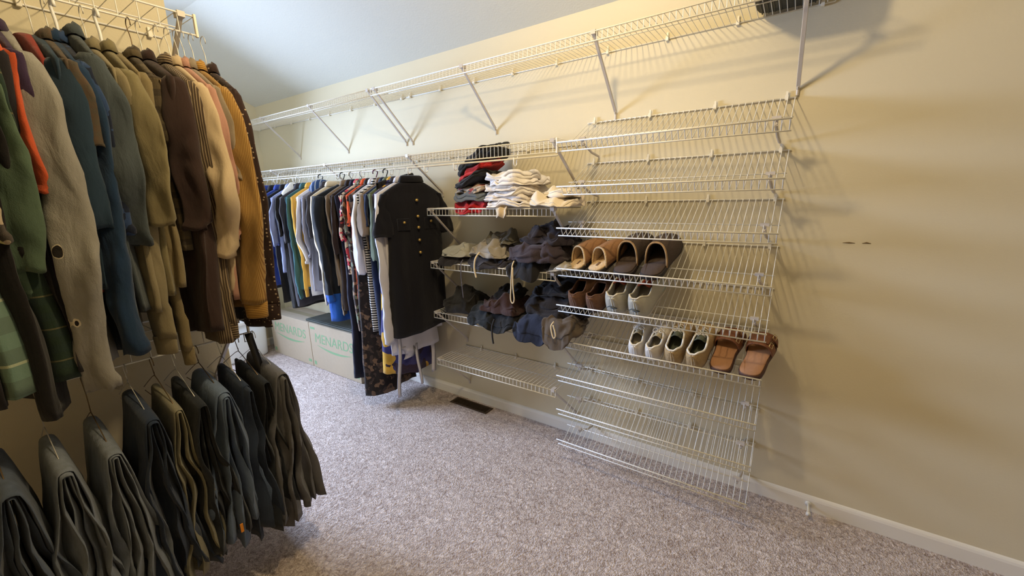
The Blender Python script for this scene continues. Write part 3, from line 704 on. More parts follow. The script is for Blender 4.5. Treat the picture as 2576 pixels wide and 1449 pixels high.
# ------------------------------------------------------------------ folded / crumpled cloth
def cloth(name, loc, size, mat, label, cat='folded clothes', rz=0, folds=3, crum=.012, seed=1, taper=.25, droop=0, tilt=(0, 0), group=None, extra=None, nz=22, na=72):
    """a folded piece: rounded slab with layered edges and crumpled surface; origin at its base"""
    R = random.Random(seed); dx, dy, h = size[0] / 2, size[1] / 2, size[2]; off = Vector((R.uniform(0, 50), R.uniform(0, 50), R.uniform(0, 50)))
    rings = []
    def pt(th, s, z, tz):
        c, q = cos(th), sin(th); ex = .55
        x = dx * s * (abs(c) ** ex) * (1 if c >= 0 else -1); y = dy * s * (abs(q) ** ex) * (1 if q >= 0 else -1)
        p = Vector((x, y, z)); nz1 = nvec(p * 11 + off); nz2 = nvec(p * 27 + off * 2)
        p += nz1 * crum * 1.6 + nz2 * crum * .8
        rdg = abs(noise.noise(Vector((p.x * 14, p.y * 14, p.z * 5)) + off)); p.z += (rdg - .25) * crum * 2.2 * smooth01(tz * 1.4)
        p.z += tilt[0] * (x + dx * .75) + tilt[1] * y
        if p.z < .0015 and not droop and not tilt[0]: p.z = .0015 + .1 * abs(p.z) * .02
        if droop and y < -dy * .62: p.z -= droop * ((-dy * .62 - y) / (dy * .38)) ** 1.3
        return p
    n1 = nz
    for i in range(n1 + 1):
        t = i / n1; z = h * .8 * t
        lay = abs(sin(pi * folds * t)) if folds else 1
        s = (1 - taper * t ** 2) * (.93 + .07 * lay ** .5) * (.90 if i == 0 else 1)
        rings.append([pt(2 * pi * k / na, s, z, t) for k in range(na)])
    for i in range(1, 9):
        t = i / 8.; s = (1 - taper) * .93 * (1 - t) ** .6 if i < 8 else .01
        rings.append([pt(2 * pi * k / na, s, h * (.8 + .2 * (1 - (1 - t) ** 2)), 1) for k in range(na)])
    m = MB(); m.loft(rings, cap=True); root = empty(name, loc, rz, label, cat, group) if extra else None
    if extra:
        m.build('folded_cloth', mat, root); extra(root); return root
    o = m.build(name, mat); o.location = loc; o.rotation_euler = (0, 0, rz); return tag(o, label, cat, group)
def C_(n, c, **kw): return fab('fold_' + n, c, **kw)
yS = 2.00
ZA = 1.440
# shelf A, left pile
PA = [((.26, .24, .050), (-1.600, 1.985), C_('crimson', (176, 30, 36)), 'crimson red shorts at the bottom of the left pile, drooping over the shelf edge', .035, .02),
      ((.27, .23, .045), (-1.600, 1.99), C_('steel', (104, 108, 108)), 'steel grey shorts, second from the bottom of the left pile', .012, .012),
      ((.25, .23, .04), (-1.590, 1.99), C_('print', (196, 176, 150), pat='blot', c2=(150, 60, 56), k=18, thr=.58, c3=(90, 86, 84)), 'shorts printed in beige, pink and grey in the middle of the left pile', 0, .014),
      ((.26, .24, .045), (-1.580, 1.985), C_('blk1', (24, 22, 22)), 'black shorts bunched under the red cloth of the left pile', 0, .014),
      ((.25, .22, .048), (-1.565, 2.0), C_('red2', (186, 40, 38)), 'red cloth showing as a slanted edge high in the left pile', 0, .012),
      ((.27, .23, .075), (-1.555, 1.99), C_('blk2', (28, 26, 26)), 'black folded shorts with tiny white emblem, upper part of the left pile', 0, .014),
      ((.17, .20, .075), (-1.470, 2.0), C_('blk3', (20, 19, 19)), 'black folded cloth crowning the left pile', 0, .012)]
z = ZA
for i, (sz, (px, py), mt, lab, dr, cr) in enumerate(PA):
    cloth('folded_shorts', (px, py, z), sz, mt, lab, 'shorts', folds=2, crum=cr, seed=40 + i, taper=.1, droop=dr, tilt=((.0, 0), (.05, 0), (.1, 0), (.3, 0), (.42, 0), (.45, 0), (.25, 0))[i]); z += sz[2] * (.82 if i != 3 else .95)
# shelf A, white pile
z = ZA
for i in range(6):
    cloth('folded_shirt', (-1.315 + .012 * (-1) ** i, 1.985, z), (.34 - .004 * i, .27, .044), fab('fold_white%d' % i, ((236, 226, 214), (228, 218, 208), (238, 230, 222), (232, 220, 204), (240, 232, 224), (238, 230, 220))[i], wr=.5),
          'white folded undershirt, ' + ('bottom', 'second', 'third', 'fourth', 'fifth', 'topmost')[i] + ' in the tall white pile', 'shirt', folds=2, crum=.014, seed=60 + i, taper=.06); z += .029
def hang_over(name, x, w, pts, mat, label, seed, cat='cloth'):
    R = random.Random(seed); m = MB(); rs = []
    for i, (y, z) in enumerate(pts):
        g = 1 - .25 * i / len(pts); row = []
        for k in range(13):
            u = -1 + k / 6; row.append((x + u * w * g + .004 * sin(3 * i), y - .006 * sin(4 * u + seed) * (i > 1) - .003, z + .005 * sin(5 * u + i * .4) + (R.uniform(-.006, .003) if i == len(pts) - 1 else 0)))
        for k in range(12, -1, -1): row.append((row[k][0], row[k][1] + .006, row[k][2] - .004))
        rs.append(row)
    m.loft(rs); return tag(m.build(name, mat), label, cat)
hang_over('hanging_cloth', -1.335, .042, [(1.96, ZA + .030), (1.92, ZA + .028), (1.885, ZA + .020), (1.862, ZA + .010), (1.852, ZA - .012), (1.850, ZA - .03), (1.851, ZA - .048)], fab('fold_cream1', (226, 204, 170)), 'cream cloth end hanging over the shelf edge below the white pile', 3)
cloth('crumpled_shirt', (-1.03, 1.95, ZA + .002), (.27, .26, .05), fab('fold_cream2', (228, 212, 186)), 'crumpled off-white shirt lying right of the tall white pile', 'shirt', folds=2, crum=.02, seed=72)
cloth('crumpled_shirt', (-1.02, 1.97, ZA + .045), (.21, .20, .05), fab('fold_white8', (238, 226, 206)), 'crumpled white shirt on top, right of the tall white pile', 'shirt', folds=2, crum=.018, seed=73)
# shelf B
ZB = 1.104
def cord(pts, mat, r=.003):
    def f(root):
        m = MB(); P = []
        for i in range(len(pts) - 1):
            p0, a, b, p3 = (Vector(pts[min(max(j, 0), len(pts) - 1)]) for j in (i - 1, i, i + 1, i + 2))
            for k in range(6):
                t = k / 6; P.append(.5 * (2 * a + (b - p0) * t + (2 * p0 - 5 * a + 4 * b - p3) * t * t + (3 * a - p0 - 3 * b + p3) * t ** 3))
        P.append(Vector(pts[-1])); m.tube(P, r, 6); m.build('drawstring', mat, root)
    return f
M_CORD = plain('cream_cord', (226, 206, 170), .8); M_CORDG = plain('grey_cord', (96, 92, 100), .8); M_CORDK = plain('black_cord', (26, 22, 24), .8)
cloth('folded_shorts', (-1.76, 1.98, ZB), (.24, .26, .045), C_('b1', (38, 34, 36)), 'black shorts at the left end of the grey pile shelf', 'shorts', folds=1, crum=.014, seed=81, droop=.02)
cloth('folded_shorts', (-1.74, 2.0, ZB + .036), (.26, .24, .075), C_('b2', (172, 170, 158)), 'pale grey sweat shorts with dark trim lying on black shorts', 'shorts', folds=2, crum=.020, seed=82, taper=.3)
cloth('folded_shorts', (-1.49, 1.97, ZB), (.30, .27, .055), C_('b3', (56, 54, 62)), 'dark slate shorts under the light grey ones', 'shorts', folds=2, crum=.016, seed=83, droop=.025,
      extra=cord([(-.13, -.128, .03), (-.13, -.150, .0), (-.128, -.152, -.11), (-.12, -.152, -.20)], M_CORDG))
cloth('folded_shorts', (-1.49, 1.98, ZB + .046), (.29, .25, .085), C_('b4', (160, 152, 140)), 'light grey sweat shorts with a tied white drawstring', 'shorts', folds=2, crum=.022, seed=84, taper=.3,
      extra=cord([(-.03, -.10, .03), (-.02, -.155, .0), (-.022, -.165, -.06), (-.01, -.165, -.11)], M_CORD, .005))
cloth('folded_shorts', (-1.45, 2.03, ZB + .115), (.22, .2, .065), C_('b5', (112, 108, 96)), 'grey olive shorts heaped behind the light grey ones', 'shorts', folds=2, crum=.024, seed=85, taper=.35)
cloth('folded_shorts', (-.985, 1.975, ZB), (.17, .28, .05), C_('b6', (164, 156, 142)), 'beige grey shorts at the bottom right of the grey pile shelf', 'shorts', folds=2, crum=.016, seed=86)
cloth('folded_shorts', (-1.20, 1.96, ZB + .002), (.24, .29, .06), C_('b7', (30, 28, 30)), 'black shorts hanging a corner over the shelf edge', 'shorts', folds=1, crum=.018, seed=87, droop=.06)
cloth('sweatpants', (-1.15, 1.97, ZB + .045), (.35, .27, .11), C_('b8', (58, 48, 54)), 'plum charcoal sweatpants with a long looped white drawstring', 'sweatpants', folds=3, crum=.022, seed=88, taper=.25,
      extra=cord([(-.105, -.12, .0), (-.100, -.148, -.03), (-.108, -.152, -.14), (-.112, -.152, -.21), (-.100, -.152, -.232), (-.088, -.152, -.21), (-.094, -.152, -.14), (-.096, -.148, -.03)], M_CORD, .0036))
cloth('sweatpants', (-1.10, 2.0, ZB + .135), (.33, .24, .10), C_('b9', (40, 33, 38)), 'dark plum sweatpants on top of the grey pile shelf', 'sweatpants', folds=2, crum=.022, seed=89, taper=.35)
# shelf C
ZK = .769
cloth('folded_shorts', (-1.72, 1.99, ZK), (.28, .27, .17), C_('c1', (34, 32, 32)), 'rounded black clothes bundle at the left of the dark pile shelf', 'shorts', folds=2, crum=.02, seed=91, taper=.45)
cloth('folded_shorts', (-1.52, 1.96, ZK), (.22, .28, .08), C_('c2', (34, 38, 42)), 'black mesh shorts bunched beside the black bundle', 'shorts', folds=2, crum=.018, seed=92, droop=.03)
cloth('folded_shorts', (-1.37, 1.96, ZK), (.30, .29, .07), C_('c3', (22, 22, 24)), 'black shorts hanging over the edge of the dark pile shelf', 'shorts', folds=2, crum=.018, seed=93, droop=.05,
      extra=cord([(-.02, -.13, .03), (-.02, -.155, -.01), (-.018, -.158, -.07), (-.012, -.158, -.11)], M_CORDK, .005))
cloth('folded_shorts', (-1.39, 1.965, ZK + .058), (.28, .26, .09), C_('c4', (64, 44, 42)), 'maroon brown shorts in the middle of the dark pile shelf', 'shorts', folds=2, crum=.02, seed=94, taper=.3)
cloth('folded_shorts', (-1.40, 2.02, ZK + .13), (.2, .18, .06), C_('c5', (26, 24, 26)), 'small black bundle behind the maroon shorts', 'shorts', folds=1, crum=.02, seed=95, taper=.4)
cloth('folded_shorts', (-1.13, 1.95, ZK), (.28, .30, .07), C_('c6', (30, 36, 56)), 'navy shorts drooping over the edge of the dark pile shelf', 'shorts', folds=2, crum=.018, seed=96, droop=.06)
cloth('folded_shorts', (-.975, 1.93, ZK + .004), (.22, .27, .10), C_('c7', (92, 80, 68)), 'olive brown shorts with a small looped drawstring hanging over the edge', 'shorts', folds=2, crum=.018, seed=97, droop=.07,
      extra=cord([(-.01, -.12, .08), (-.015, -.142, .06), (-.004, -.15, .02), (.006, -.15, .0), (.016, -.15, .02), (.0, -.146, .07)], M_CORD, .0036))
cloth('sweatpants', (-1.07, 2.0, ZK + .07), (.40, .25, .13), C_('c8', (36, 31, 32)), 'charcoal brown sweatpants across the dark pile', 'sweatpants', folds=3, crum=.022, seed=98, taper=.3)
cloth('sweatpants', (-1.05, 2.02, ZK + .185), (.32, .22, .08), C_('c9', (24, 20, 22)), 'black sweatpants on top of the dark pile', 'sweatpants', folds=2, crum=.02, seed=99, taper=.4)

# ------------------------------------------------------------------ shoes
A_S = rad(28.5)
def prof(tab, t):
    for i in range(len(tab) - 1):
        if t <= tab[i + 1][0]:
            a, b = tab[i], tab[i + 1]; u = (t - a[0]) / (b[0] - a[0]); return a[1] + (b[1] - a[1]) * smooth01(u) * .5 + (b[1] - a[1]) * u * .5
    return tab[-1][1]
W_SHOE = [(0, .12), (.006, .34), (.02, .54), (.05, .70), (.10, .80), (.18, .83), (.4, .80), (.7, 1.0), (.85, .92), (.95, .62), (1.0, .25)]
def outline(L, W, n=40, side=1, g=1.0):
    P = []
    for i in range(n + 1):
        t = (i / n) ** 1.5; P.append((W / 2 * prof(W_SHOE, t) * g + side * .006 * sin(pi * t), L * t))
    for i in range(n, -1, -1):
        t = (i / n) ** 1.5; P.append((-W / 2 * prof(W_SHOE, t) * g + side * .006 * sin(pi * t), L * t))
    return P
def slab(m, P, zf, zb, zt, cap=True):
    rings = []
    for f, g in ((0, .96), (.15, 1.0), (.85, 1.0), (1, .96)):
        rings.append([(x * g, y, zb(y) + (zt(y) - zb(y)) * f) for x, y in P])
    m.loft(rings, cap=cap)
def shoe(loc, yaw, kind, label, L=.285, W=.105, H=.085, side=1, mats=None, group=None, name='shoe', cat='shoe', tilt=A_S, Lz=.0):
    root = empty(name, loc, 0, label, cat, group); root.rotation_euler = (tilt, 0, rad(yaw))
    mu, ms, mi, ml = mats
    sole_t = .022 if kind in ('run', 'mule', 'clog', 'sandal') else .016
    m = MB(); P = outline(L, W, side=side, g=1.04 if kind != 'sandal' else 1.0)
    slab(m, P, None, lambda y: .002 + .006 * smooth01((y / L - .8) / .2), lambda y: sole_t + (.020 if kind == 'run' else .003) * (1 - y / L)); m.build('sole', ms, root)
    m = MB(); Pi = [(x * .9, y * .97 + .004) for x, y in P]
    slab(m, Pi, None, lambda y: sole_t, lambda y: sole_t + .006 + (.004 if y < L * .3 else 0)); m.build('insole' if kind != 'sandal' else 'footbed', mi, root)
    nS = 44; nA = 20
    def sec(t, phi_max, hh, wg=1.0, n=nA):
        w_ = W / 2 * prof(W_SHOE, t) * wg; r = []
        for k in range(n + 1):
            a = -pi / 2 + pi * k / n
            a *= phi_max
            x = w_ * (abs(sin(a)) ** .8) * (1 if sin(a) > 0 else -1) + side * .006 * sin(pi * t); z = sole_t * .9 + hh * (abs(cos(a)) ** .75)
            r.append((x, L * t, z))
        return r
    if kind in ('mule', 'clog'):   # backless: vamp over the front part, gaping opening
        t0 = .40 if kind == 'clog' else .36; rings = []
        for i in range(nS + 1):
            t = t0 + (1 - t0) * i / nS; u = i / nS
            hh = H * (1.0 - .50 * u ** 1.2) * math.sqrt(max(0.02, 1 - u ** 5))
            r = sec(t, 1, hh, 1.02)
            r = [(x, y - .035 * (1 - u) * (1 - (z / (H + sole_t))) * 1.6, z) for x, y, z in r]
            rings.append(r)
        m = MB(); m.loft(rings, cap=False, open_ring=True); m.build('upper', mu, root, solid=.005)
        m = MB(); m.tube([(x * 1.0, y - .001, z) for x, y, z in rings[0]], .0048, 8); m.build('rim', ml, root)
        rr = []
        for i in range(10):
            rr.append([(x * .93, y + .001, z - .004 if z > sole_t * 1.5 else z) for x, y, z in rings[i * 2 + 1]])
        m = MB(); m.loft(rr, cap=False, open_ring=True); m.build('lining', ml if kind == 'mule' else mi, root)
        if kind == 'mule':
            m = MB(); m.box((-.005, L * .15, sole_t + .008), (.005, L * .26, sole_t + .0115)); m.build('woven_tag', plain('slipper_tag', (110, 84, 62), .8), root, False)
    elif kind == 'sandal':
        for (t0, t1, hh) in ((.50, .62, H * .86), (.72, .84, H * .7)):
            m = MB(); rr = [sec(t0 + (t1 - t0) * i / 5, 1, hh * (1 - .10 * i / 5), 1.04, 16) for i in range(6)]
            m.loft(rr, cap=False, open_ring=True); st_ = m.build('strap', mu, root, solid=.004)
            q = rr[3][12]; m = MB(); c = Vector((q[0] + .003, q[1], q[2] + .004))
            m.tube([c + Vector((-.004, -.013, .006)), c + Vector((.006, -.013, -.006)), c + Vector((.006, .013, -.006)), c + Vector((-.004, .013, .006))], .0016, 6, closed=True); m.build('buckle', plain('buckle_metal', (206, 186, 140), .3, metal=.9), st_)
        m = MB(); rr = [sec(.56 + .20 * i / 8, .42, H * (.86 - .10 * i / 8) + .003, 1.0, 8) for i in range(9)]; m.loft(rr, cap=False, open_ring=True); m.build('strap', mu, root, solid=.004)
    else:
        # closed shoe with foot opening: side walls, tongue, laces
        rings = []
        t_open = .56 if kind != 'mocc' else .52
        for i in range(nS + 1):
            t = .0004 + .9996 * (i / nS) ** 1.7
            hh = H * prof([(0, .95), (.08, 1.02), (.25, .82), (.45, .86), (.6, .80), (.8, .56), (.93, .42), (1, .12)], t)
            w_ = W / 2 * prof(W_SHOE, t); r = []
            gap = 0
            if .03 < t < t_open: gap = math.sqrt(max(0, 1 - ((t - (.03 + t_open) / 2) / ((t_open - .03) / 2)) ** 2))
            am = (pi / 2) * (1 - .58 * gap)
            for sd in (-1, 1):
                for k in range(nA // 2 + 1):
                    f = k / (nA // 2); a = f * am if sd < 0 else (1 - f) * am
                    z = sole_t * .8 + hh * (1 + .30 * gap) * (sin(a) ** .7 if a > 0 else 0)
                    x = sd * w_ * (1.03 - .10 * sin(a)) * (max(0, cos(a)) ** .62 if a < pi / 2 - .001 else 0)
                    r.append((x + side * .006 * sin(pi * t), L * t, z))
            rings.append(r)
        m = MB(); half = nA // 2 + 1
        L_ = [r[:half] for r in rings]; R_ = [r[half:] for r in rings]
        m.loft(L_, cap=False, open_ring=True); m.loft(R_, cap=False, open_ring=True)
        # heel counter closes the back
        m.add(rings[0], [tuple(range(len(rings[0])))])
        m.build('upper', mu, root, solid=.0045)
        m = MB(); i0 = next(i for i in range(nS) if .0004 + .9996 * (i / nS) ** 1.7 > .031); i1 = max(i for i in range(nS) if .0004 + .9996 * (i / nS) ** 1.7 < t_open - .004)
        rim = [L_[i][-1] for i in range(i0, i1 + 1)] + [R_[i][0] for i in range(i1, i0 - 1, -1)]
        m.tube(rim, .0046 if kind != 'mocc' else .004, 8, closed=True); m.build('collar_padding', ml, root)
        m = MB(); rr = []
        for i in range(8):
            t = .36 + .26 * i / 7; w_ = W * .24; z = sole_t + H * (1.0 - .14 * i / 7)
            rr.append([(w_ * s_ + side * .006, L * t, z - .016 * s_ * s_ + (.008 if i == 0 else 0)) for s_ in (-1, -.5, 0, .5, 1)])
        if kind != 'mocc':
            m.loft(rr, cap=False, open_ring=True); m.build('tongue', mi, root, solid=.004)
            for j in range(4):
                t = .50 + .07 * j; z = sole_t * .8 + H * prof([(0, .95), (.45, .93), (.6, .86), (.8, .62), (1, .2)], t) + .006; w_ = W * .17
                m = MB(); m.tube([(-w_ + side * .006, L * t - .004, z - .008), (side * .006, L * t + .003, z + .001), (w_ + side * .006, L * t - .004, z - .008)], .0026, 6); m.build('lace', ml if kind != 'run' else M_HBLACK, root)
            if kind in ('sneak', 'camo'):
                m = MB(); zz = sole_t + H * .95 + .006
                for s_ in (-1, 1):
                    m.tube([(s_ * (.004 + .022 * (1 - cos(rad(a))) / 2) + side * .006, L * .52 - .012 * sin(rad(a)) * s_, zz + .004 * sin(rad(a))) for a in range(0, 361, 30)], .0022, 5)
                m.build('lace_bow', ml, root)
        if kind == 'run':
            m = MB(); z0 = sole_t + .036
            m.tube([(-.026, -.006, z0), (-.012, -.0085, z0 + .012), (.008, -.009, z0 + .010), (.024, -.006, z0 + .002), (.008, -.0085, z0 - .003), (-.010, -.009, z0 + .002)], .0026, 6); m.build('heel_mark', plain('shoe_dark_mark', (62, 70, 74), .5), root)
            m = MB(); Pb = outline(L, W, side=side, g=1.055); slab(m, Pb, None, lambda y: .022 + .008 * (1 - y / L), lambda y: .030 + .016 * (1 - y / L), False); m.build('midsole_stripe', plain('teal_foam', (110, 160, 170), .6), root)
    return root
def on_shelf(k, x, yaw, kind, label, mats, lift=0, **kw):
    zr = ZF[k] + .130; back = .322   # distance down the slope from the rear rail to the heel
    y = D - .006 - back * cos(A_S) + lift * .0; z = zr - back * sin(A_S) + .003
    return shoe((x, y, z), yaw, kind, label, mats=mats, **kw)
suede = plain('tan_suede', (156, 114, 76), .9, bump=.3, bscale=120, var=.2); fleece = plain('fleece', (214, 184, 142), .95, bump=.6, bscale=160)
dkf = plain('dark_slipper_felt', (74, 60, 50), .9, bump=.3, bscale=140, var=.2); dki = plain('dark_insole', (66, 52, 44), .85, bump=.2, bscale=60); trim_ = plain('tan_trim', (170, 136, 92), .8); rub = plain('dark_rubber', (38, 30, 28), .7)
on_shelf(3, -.905, -20, 'mule', 'tan suede slipper with fleece lining, left of the pair beside the shelf end', (suede, rub, fleece, fleece), L=.27, W=.110, H=.085, side=-1, name='slipper', cat='slipper')
on_shelf(3, -.800, -20, 'mule', 'tan suede slipper with fleece lining, next to the dark clog', (suede, rub, fleece, fleece), L=.27, W=.110, H=.085, side=1, name='slipper', cat='slipper')
on_shelf(3, -.655, -8, 'clog', 'dark brown slipper with tan rim, left of its pair beside the tan slippers', (dkf, rub, dki, trim_), L=.325, W=.128, H=.105, side=-1, name='slipper', cat='slipper')
on_shelf(3, -.528, -8, 'clog', 'dark brown slipper with tan rim and a brown patch, rightmost shoe on its shelf', (dkf, rub, dki, trim_), L=.325, W=.128, H=.105, side=1, name='slipper', cat='slipper')
brs = plain('brown_suede', (112, 78, 56), .9, bump=.3, bscale=100, var=.25); blk = plain('shoe_black_lining', (20, 17, 16), .9)
on_shelf(4, -.892, -4, 'mocc', 'brown suede moccasin, left of its pair at the end of the shelf', (brs, rub, blk, brs), L=.28, W=.100, H=.085, side=-1, name='moccasin', cat='moccasin')
on_shelf(4, -.796, -6, 'mocc', 'brown suede moccasin, next to the running shoes', (brs, rub, blk, brs), L=.28, W=.100, H=.085, side=1, name='moccasin', cat='moccasin')
runw = plain('runner_mesh', (186, 182, 168), .8, bump=.3, bscale=300, var=.15); runi = plain('runner_insole', (150, 62, 34), .8); runs = plain('runner_foam', (206, 198, 184), .6); runl = plain('runner_pad', (200, 192, 172), .85)
on_shelf(4, -.682, -3, 'run', 'white and pale blue running shoe, left of its pair beside the moccasin', (runw, runs, runi, runl), L=.305, W=.116, H=.10, side=-1, name='running_shoe', cat='running shoe')
on_shelf(4, -.572, -5, 'run', 'white and pale blue running shoe, rightmost shoe on its shelf', (runw, runs, runi, runl), L=.305, W=.116, H=.10, side=1, name='running_shoe', cat='running shoe')
wht = plain('sneaker_canvas', (222, 216, 208), .8, bump=.2, bscale=240, var=.1); whs = plain('sneaker_rubber', (226, 222, 218), .5); whi = plain('sneaker_insole', (176, 164, 136), .9); wlace = plain('white_lace', (232, 226, 214), .8)
on_shelf(5, -.572, 2, 'sneak', 'small white canvas sneaker, left of its pair', (wht, whs, whi, wlace), L=.235, W=.082, H=.066, side=-1, name='sneaker', cat='sneaker')
on_shelf(5, -.496, -4, 'sneak', 'small white canvas sneaker, right of its pair', (wht, whs, whi, wlace), L=.235, W=.082, H=.066, side=1, name='sneaker', cat='sneaker')
cam_ = plain('tan_knit', (188, 160, 116), .9, bump=.5, bscale=90, var=.35); cami = plain('green_insole', (84, 88, 72), .9); cams = plain('tan_rubber', (150, 128, 108), .7)
on_shelf(5, -.398, -3, 'camo', 'tan knit sneaker with green insole, left of its pair beside the white ones', (cam_, cams, cami, wlace), L=.275, W=.096, H=.074, side=-1, name='sneaker', cat='sneaker')
on_shelf(5, -.309, -5, 'camo', 'tan knit sneaker with green insole, next to the brown sandal', (cam_, cams, cami, wlace), L=.275, W=.096, H=.074, side=1, name='sneaker', cat='sneaker')
cork = plain('footbed_suede', (168, 122, 86), .85, bump=.15, bscale=80, var=.15); sdl = plain('brown_leather', (124, 76, 46), .6, bump=.15, bscale=60, var=.2); sds = plain('sandal_sole', (72, 44, 34), .7)
on_shelf(5, -.202, -8, 'sandal', 'brown two strap sandal, left of its pair beside the tan sneaker', (sdl, sds, cork, sdl), L=.275, W=.112, H=.072, side=-1, name='sandal', cat='sandal')
on_shelf(5, -.092, -10, 'sandal', 'brown two strap sandal, rightmost shoe at the end of the shelf', (sdl, sds, cork, sdl), L=.275, W=.112, H=.072, side=1, name='sandal', cat='sandal')

# ------------------------------------------------------------------ black crate on the high shelf
cr_m = plain('black_crate_plastic', (34, 36, 28), .6, bump=.3, bscale=50)
root = empty('storage_crate', (-.105, 2.020, 2.2045), 0, 'dark ribbed storage crate on the end of the high wire shelf', 'crate')
m = MB(); rings = []
for z_, g_ in ((0, .90), (.008, .95), (.02, .97), (.20, 1.06), (.215, 1.10), (.23, 1.10)):
    rings.append([(.115 * g_ * c, .14 * g_ * s, z_) for c, s in [((abs(cos(a)) ** .3) * (1 if cos(a) > 0 else -1), (abs(sin(a)) ** .3) * (1 if sin(a) > 0 else -1)) for a in [2 * pi * (k + .5) / 48 for k in range(48)]]])
m.loft(rings); m.build('body', cr_m, root)
m = MB()
for i in range(9): m.box((-.092 + i * .022, -.125, -.003), (-.088 + i * .022, .125, .002))
m.build('base_ribs', cr_m, root, False)

# ------------------------------------------------------------------ cardboard boxes
card = plain('cardboard', (176, 160, 138), .9, bump=.08, bscale=30, var=.08); inkg = plain('green_ink', (124, 158, 120), .8); tape = plain('clear_tape', (150, 138, 112), .4)
def card_box(x0, x1, label, cap=True):
    y0, y1, h = 1.880, 2.150, .428
    root = empty('moving_box', ((x0 + x1) / 2, (y0 + y1) / 2, 0), 0, label, 'box'); w2 = (x1 - x0) / 2; d2 = (y1 - y0) / 2
    m = MB(); m.box((-w2, -d2, .002), (w2, d2, h - .003)); m.build('body', card, root, False, bevel=.004)
    m = MB(); m.box((-w2 + .001, -d2 + .001, h - .003), (w2 - .001, -.002, h)); m.build('flap', card, root, False)
    m = MB(); m.box((-w2 + .001, .002, h - .003), (w2 - .001, d2 - .001, h)); m.build('flap', card, root, False)
    m = MB(); m.box((-w2 + .001, -.03, h), (w2 - .001, .03, h + .0006)); m.build('tape', tape, root, False)
    # printed name and swoosh
    cu = bpy.data.curves.new('printed_name', 'FONT'); cu.body = 'MENARDS'; cu.size = .125; cu.align_x = 'CENTER'; cu.extrude = .0004; cu.shear = .12
    tmp = bpy.data.objects.new('tmp', cu); COL.objects.link(tmp); bpy.context.view_layer.update()
    me = bpy.data.meshes.new_from_object(tmp.evaluated_get(bpy.context.evaluated_depsgraph_get())); bpy.data.objects.remove(tmp)
    me.materials.clear(); me.materials.append(inkg); o = bpy.data.objects.new('printed_name', me); COL.objects.link(o); o.parent = root; o.location = (0.0, -d2 - .0006, .255); o.rotation_euler = (pi / 2, 0, 0)
    m = MB(); n = 16; rs = []
    for i in range(n + 1):
        t = i / n; x = -.25 + .5 * t; z = .228 - .030 * sin(pi * t * .9) ; wd = .001 + .009 * sin(pi * t)
        rs.append([(x, -d2 - .0008, z - wd), (x, -d2 - .0008, z + wd), (x, -d2 + .001, z + wd), (x, -d2 + .001, z - wd)])
    m.loft(rs); m.build('printed_swoosh', inkg, root, False)
    m = MB(); m.box((-w2 + .02, -d2 - .0008, h - .055), (-w2 + .09, -d2 + .001, h - .035)); m.box((-w2 + .02, -d2 - .0008, .03), (-w2 + .055, -d2 + .001, .065)); m.box((w2 - .07, -d2 - .0008, .04), (w2 - .02, -d2 + .001, .065)); m.build('printed_marks', inkg, root, False)
    return root
card_box(-4.262, -3.552, 'cardboard moving box with green lettering, farther of the two under the clothes')
card_box(-3.546, -2.836, 'cardboard moving box with green lettering, nearer of the two under the clothes')
root = empty('tote_lid', (-3.25, 2.0, .4292), 0, 'dark grey flat lid lying on the nearer cardboard box', 'lid')
m = MB(); m.box((-.36, -.108, 0), (.36, .13, .02)); m.build('lid_panel', plain('grey_lid', (62, 66, 62), .6), root, False, bevel=.006)
m = MB(); m.box((-.34, -.095, .02), (.34, .115, .026)); m.build('raised_rim', plain('grey_lid', (62, 66, 62), .6), root, False, bevel=.003)

# white plastic tub by the far wall
tub = plain('frosted_plastic', (222, 224, 226), .25)
root = empty('plastic_tub', (-4.37, 1.63, 0), 0, 'frosted white plastic storage tub by the far wall', 'tub')
def rrect(a, b, z, n=56, e=.35): return [(a * (abs(cos(t)) ** e) * (1 if cos(t) > 0 else -1), b * (abs(sin(t)) ** e) * (1 if sin(t) > 0 else -1), z) for t in [2 * pi * (k + .5) / n for k in range(n)]]
m = MB(); m.loft([rrect(.105, .185, .002), rrect(.115, .20, .02), rrect(.130, .215, .36)]); m.build('body', tub, root)
m = MB(); m.loft([rrect(.132, .220, .355), rrect(.138, .228, .365), rrect(.138, .228, .385), rrect(.12, .21, .395)]); m.build('lid', M_HWHITE, root)
for s_ in (-1, 1):
    m = MB(); m.box((.12, s_ * .10 - .03, .33), (.142, s_ * .10 + .03, .375)); m.build('latch', M_HWHITE, root, False, bevel=.003)

# ------------------------------------------------------------------ small things
root = empty('floor_vent', (-1.828, 2.088, 0), 0, 'brown metal floor register in the carpet below the short shelves', 'vent')
vm = plain('vent_brown', (70, 52, 34), .45, metal=.4)
m = MB(); m.box((-.17, -.045, .0005), (.17, -.034, .006)); m.box((-.17, .034, .0005), (.17, .045, .006)); m.box((-.17, -.034, .0005), (-.155, .034, .006)); m.box((.155, -.034, .0005), (.17, .034, .006)); m.build('frame', vm, root, False, bevel=.001)
m = MB(); m.box((-.155, -.034, .0003), (.155, .034, .0012)); m.build('dark_opening', plain('vent_black', (14, 11, 8), .9), root, False)
m = MB()
for i in range(30): m.box((-.152 + i * .0103, -.034, .0015), (-.149 + i * .0103, .034, .005))
m.build('louvres', vm, root, False)
root = empty('door_stop', (.196, D - .013, .040), 0, 'small white door stop screwed to the baseboard of the right wall', 'door stop')
m = MB(); m.tube([(0, 0, 0), (0, -.006, 0)], .013, 14); m.build('mount', M_HWHITE, root)
m = MB(); m.tube([(0, -.006, 0), (0, -.062, -.006)], .005, 10); m.build('rod', M_HWHITE, root)
m = MB(); m.tube([(0, -.060, -.006), (0, -.076, -.0075)], .009, 12); m.build('rubber_tip', M_HWHITE, root)
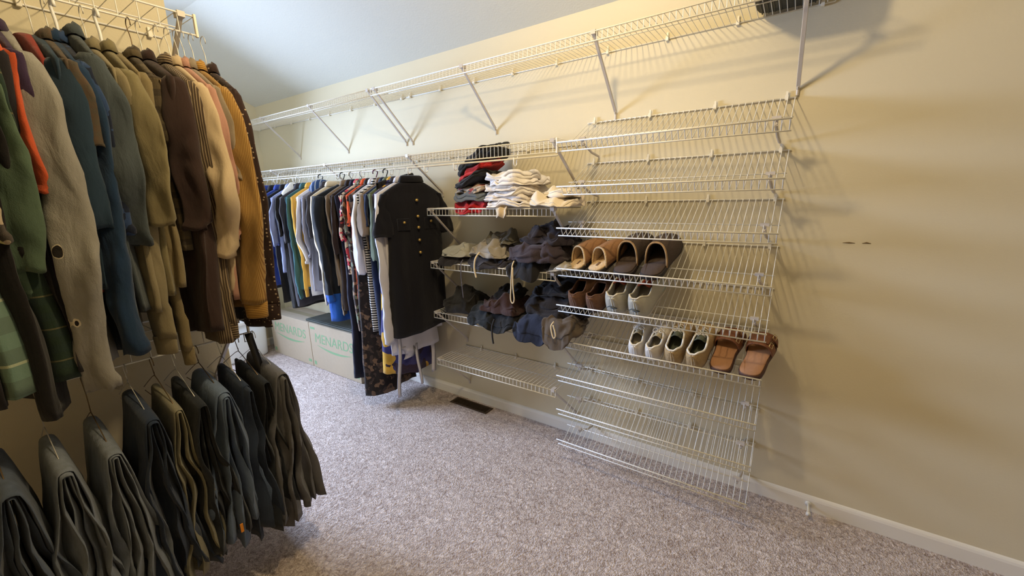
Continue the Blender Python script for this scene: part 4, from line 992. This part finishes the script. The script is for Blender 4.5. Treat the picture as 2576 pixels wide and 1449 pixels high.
for x_, l_ in ((.196, .020), (.252, .014)):
    m = MB(); R = random.Random(int(l_ * 1000)); m.tube([(x_ - l_, D - .0008, 1.279), (x_, D - .0012, 1.280 + .002 * (x_ > .22)), (x_ + l_, D - .0008, 1.279)], lambda t: .0006 + .0022 * sin(pi * t), 6)
    tag(m.build('wall_scuff', plain('scuff', (120, 98, 66), .9)), 'short dark scuff on the bare right wall, ' + ('left' if x_ < .22 else 'right') + ' of the two', 'scuff mark')
# black belt hanging at the end of the lower rod
m = MB(); rs = []
for i in range(25):
    t = i / 24; z_ = .995 - .62 * t; x_ = XR + .045 + .10 * t + .01 * sin(5 * t); y_ = .678 + .012 * sin(4 * t)
    rs.append([(x_ - .003, y_ - .013, z_), (x_ + .001, y_ - .013, z_), (x_ + .001, y_ + .013, z_), (x_ - .003, y_ + .013, z_)])
root = empty('belt', (0, 0, 0), 0, 'black strap hanging at the end of the lower partition rod', 'belt'); m.loft(rs); m.build('strap', M_HBLACK, root)
m = MB(); m.tube([(XR + .045, .662, 1.0), (XR + .045, .694, 1.0), (XR + .045, .694, .965), (XR + .045, .662, .965)], .0022, 6, closed=True); m.build('buckle', M_HWIRE, root)
# white cloth catching the window light, blue striped cap on a hanger
cloth('light_cloth', (-3.36, YR - .02, ZQ - .145), (.05, .26, .10), fab('bright_white', (244, 246, 250), wr=.2), 'bright white cloth folded over a hanger on the right rod', 'cloth', folds=1, crum=.006, seed=5, taper=.5, na=48)
cap = fab('blue_stripe', (36, 66, 118), 'v', (150, 160, 176), 26, .82)
root = empty('beanie', (-3.0, YR - .02, ZQ - .145), 0, 'blue cap with grey stripes perched on a hanger above the off-white sweaters', 'hat')
m = MB(); m.loft([[(.062 * g_ * cos(a), .105 * g_ * sin(a), z_) for a in [2 * pi * k / 32 for k in range(32)]] for z_, g_ in ((0, .95), (.02, 1.0), (.06, .93), (.09, .72), (.108, .42), (.114, .08))]); m.build('crown', cap, root)
m = MB(); m.tube([(.062 * cos(a), .105 * sin(a), .008) for a in [2 * pi * k / 32 for k in range(32)]], .008, 8, closed=True); m.build('band', F['navy'], root)
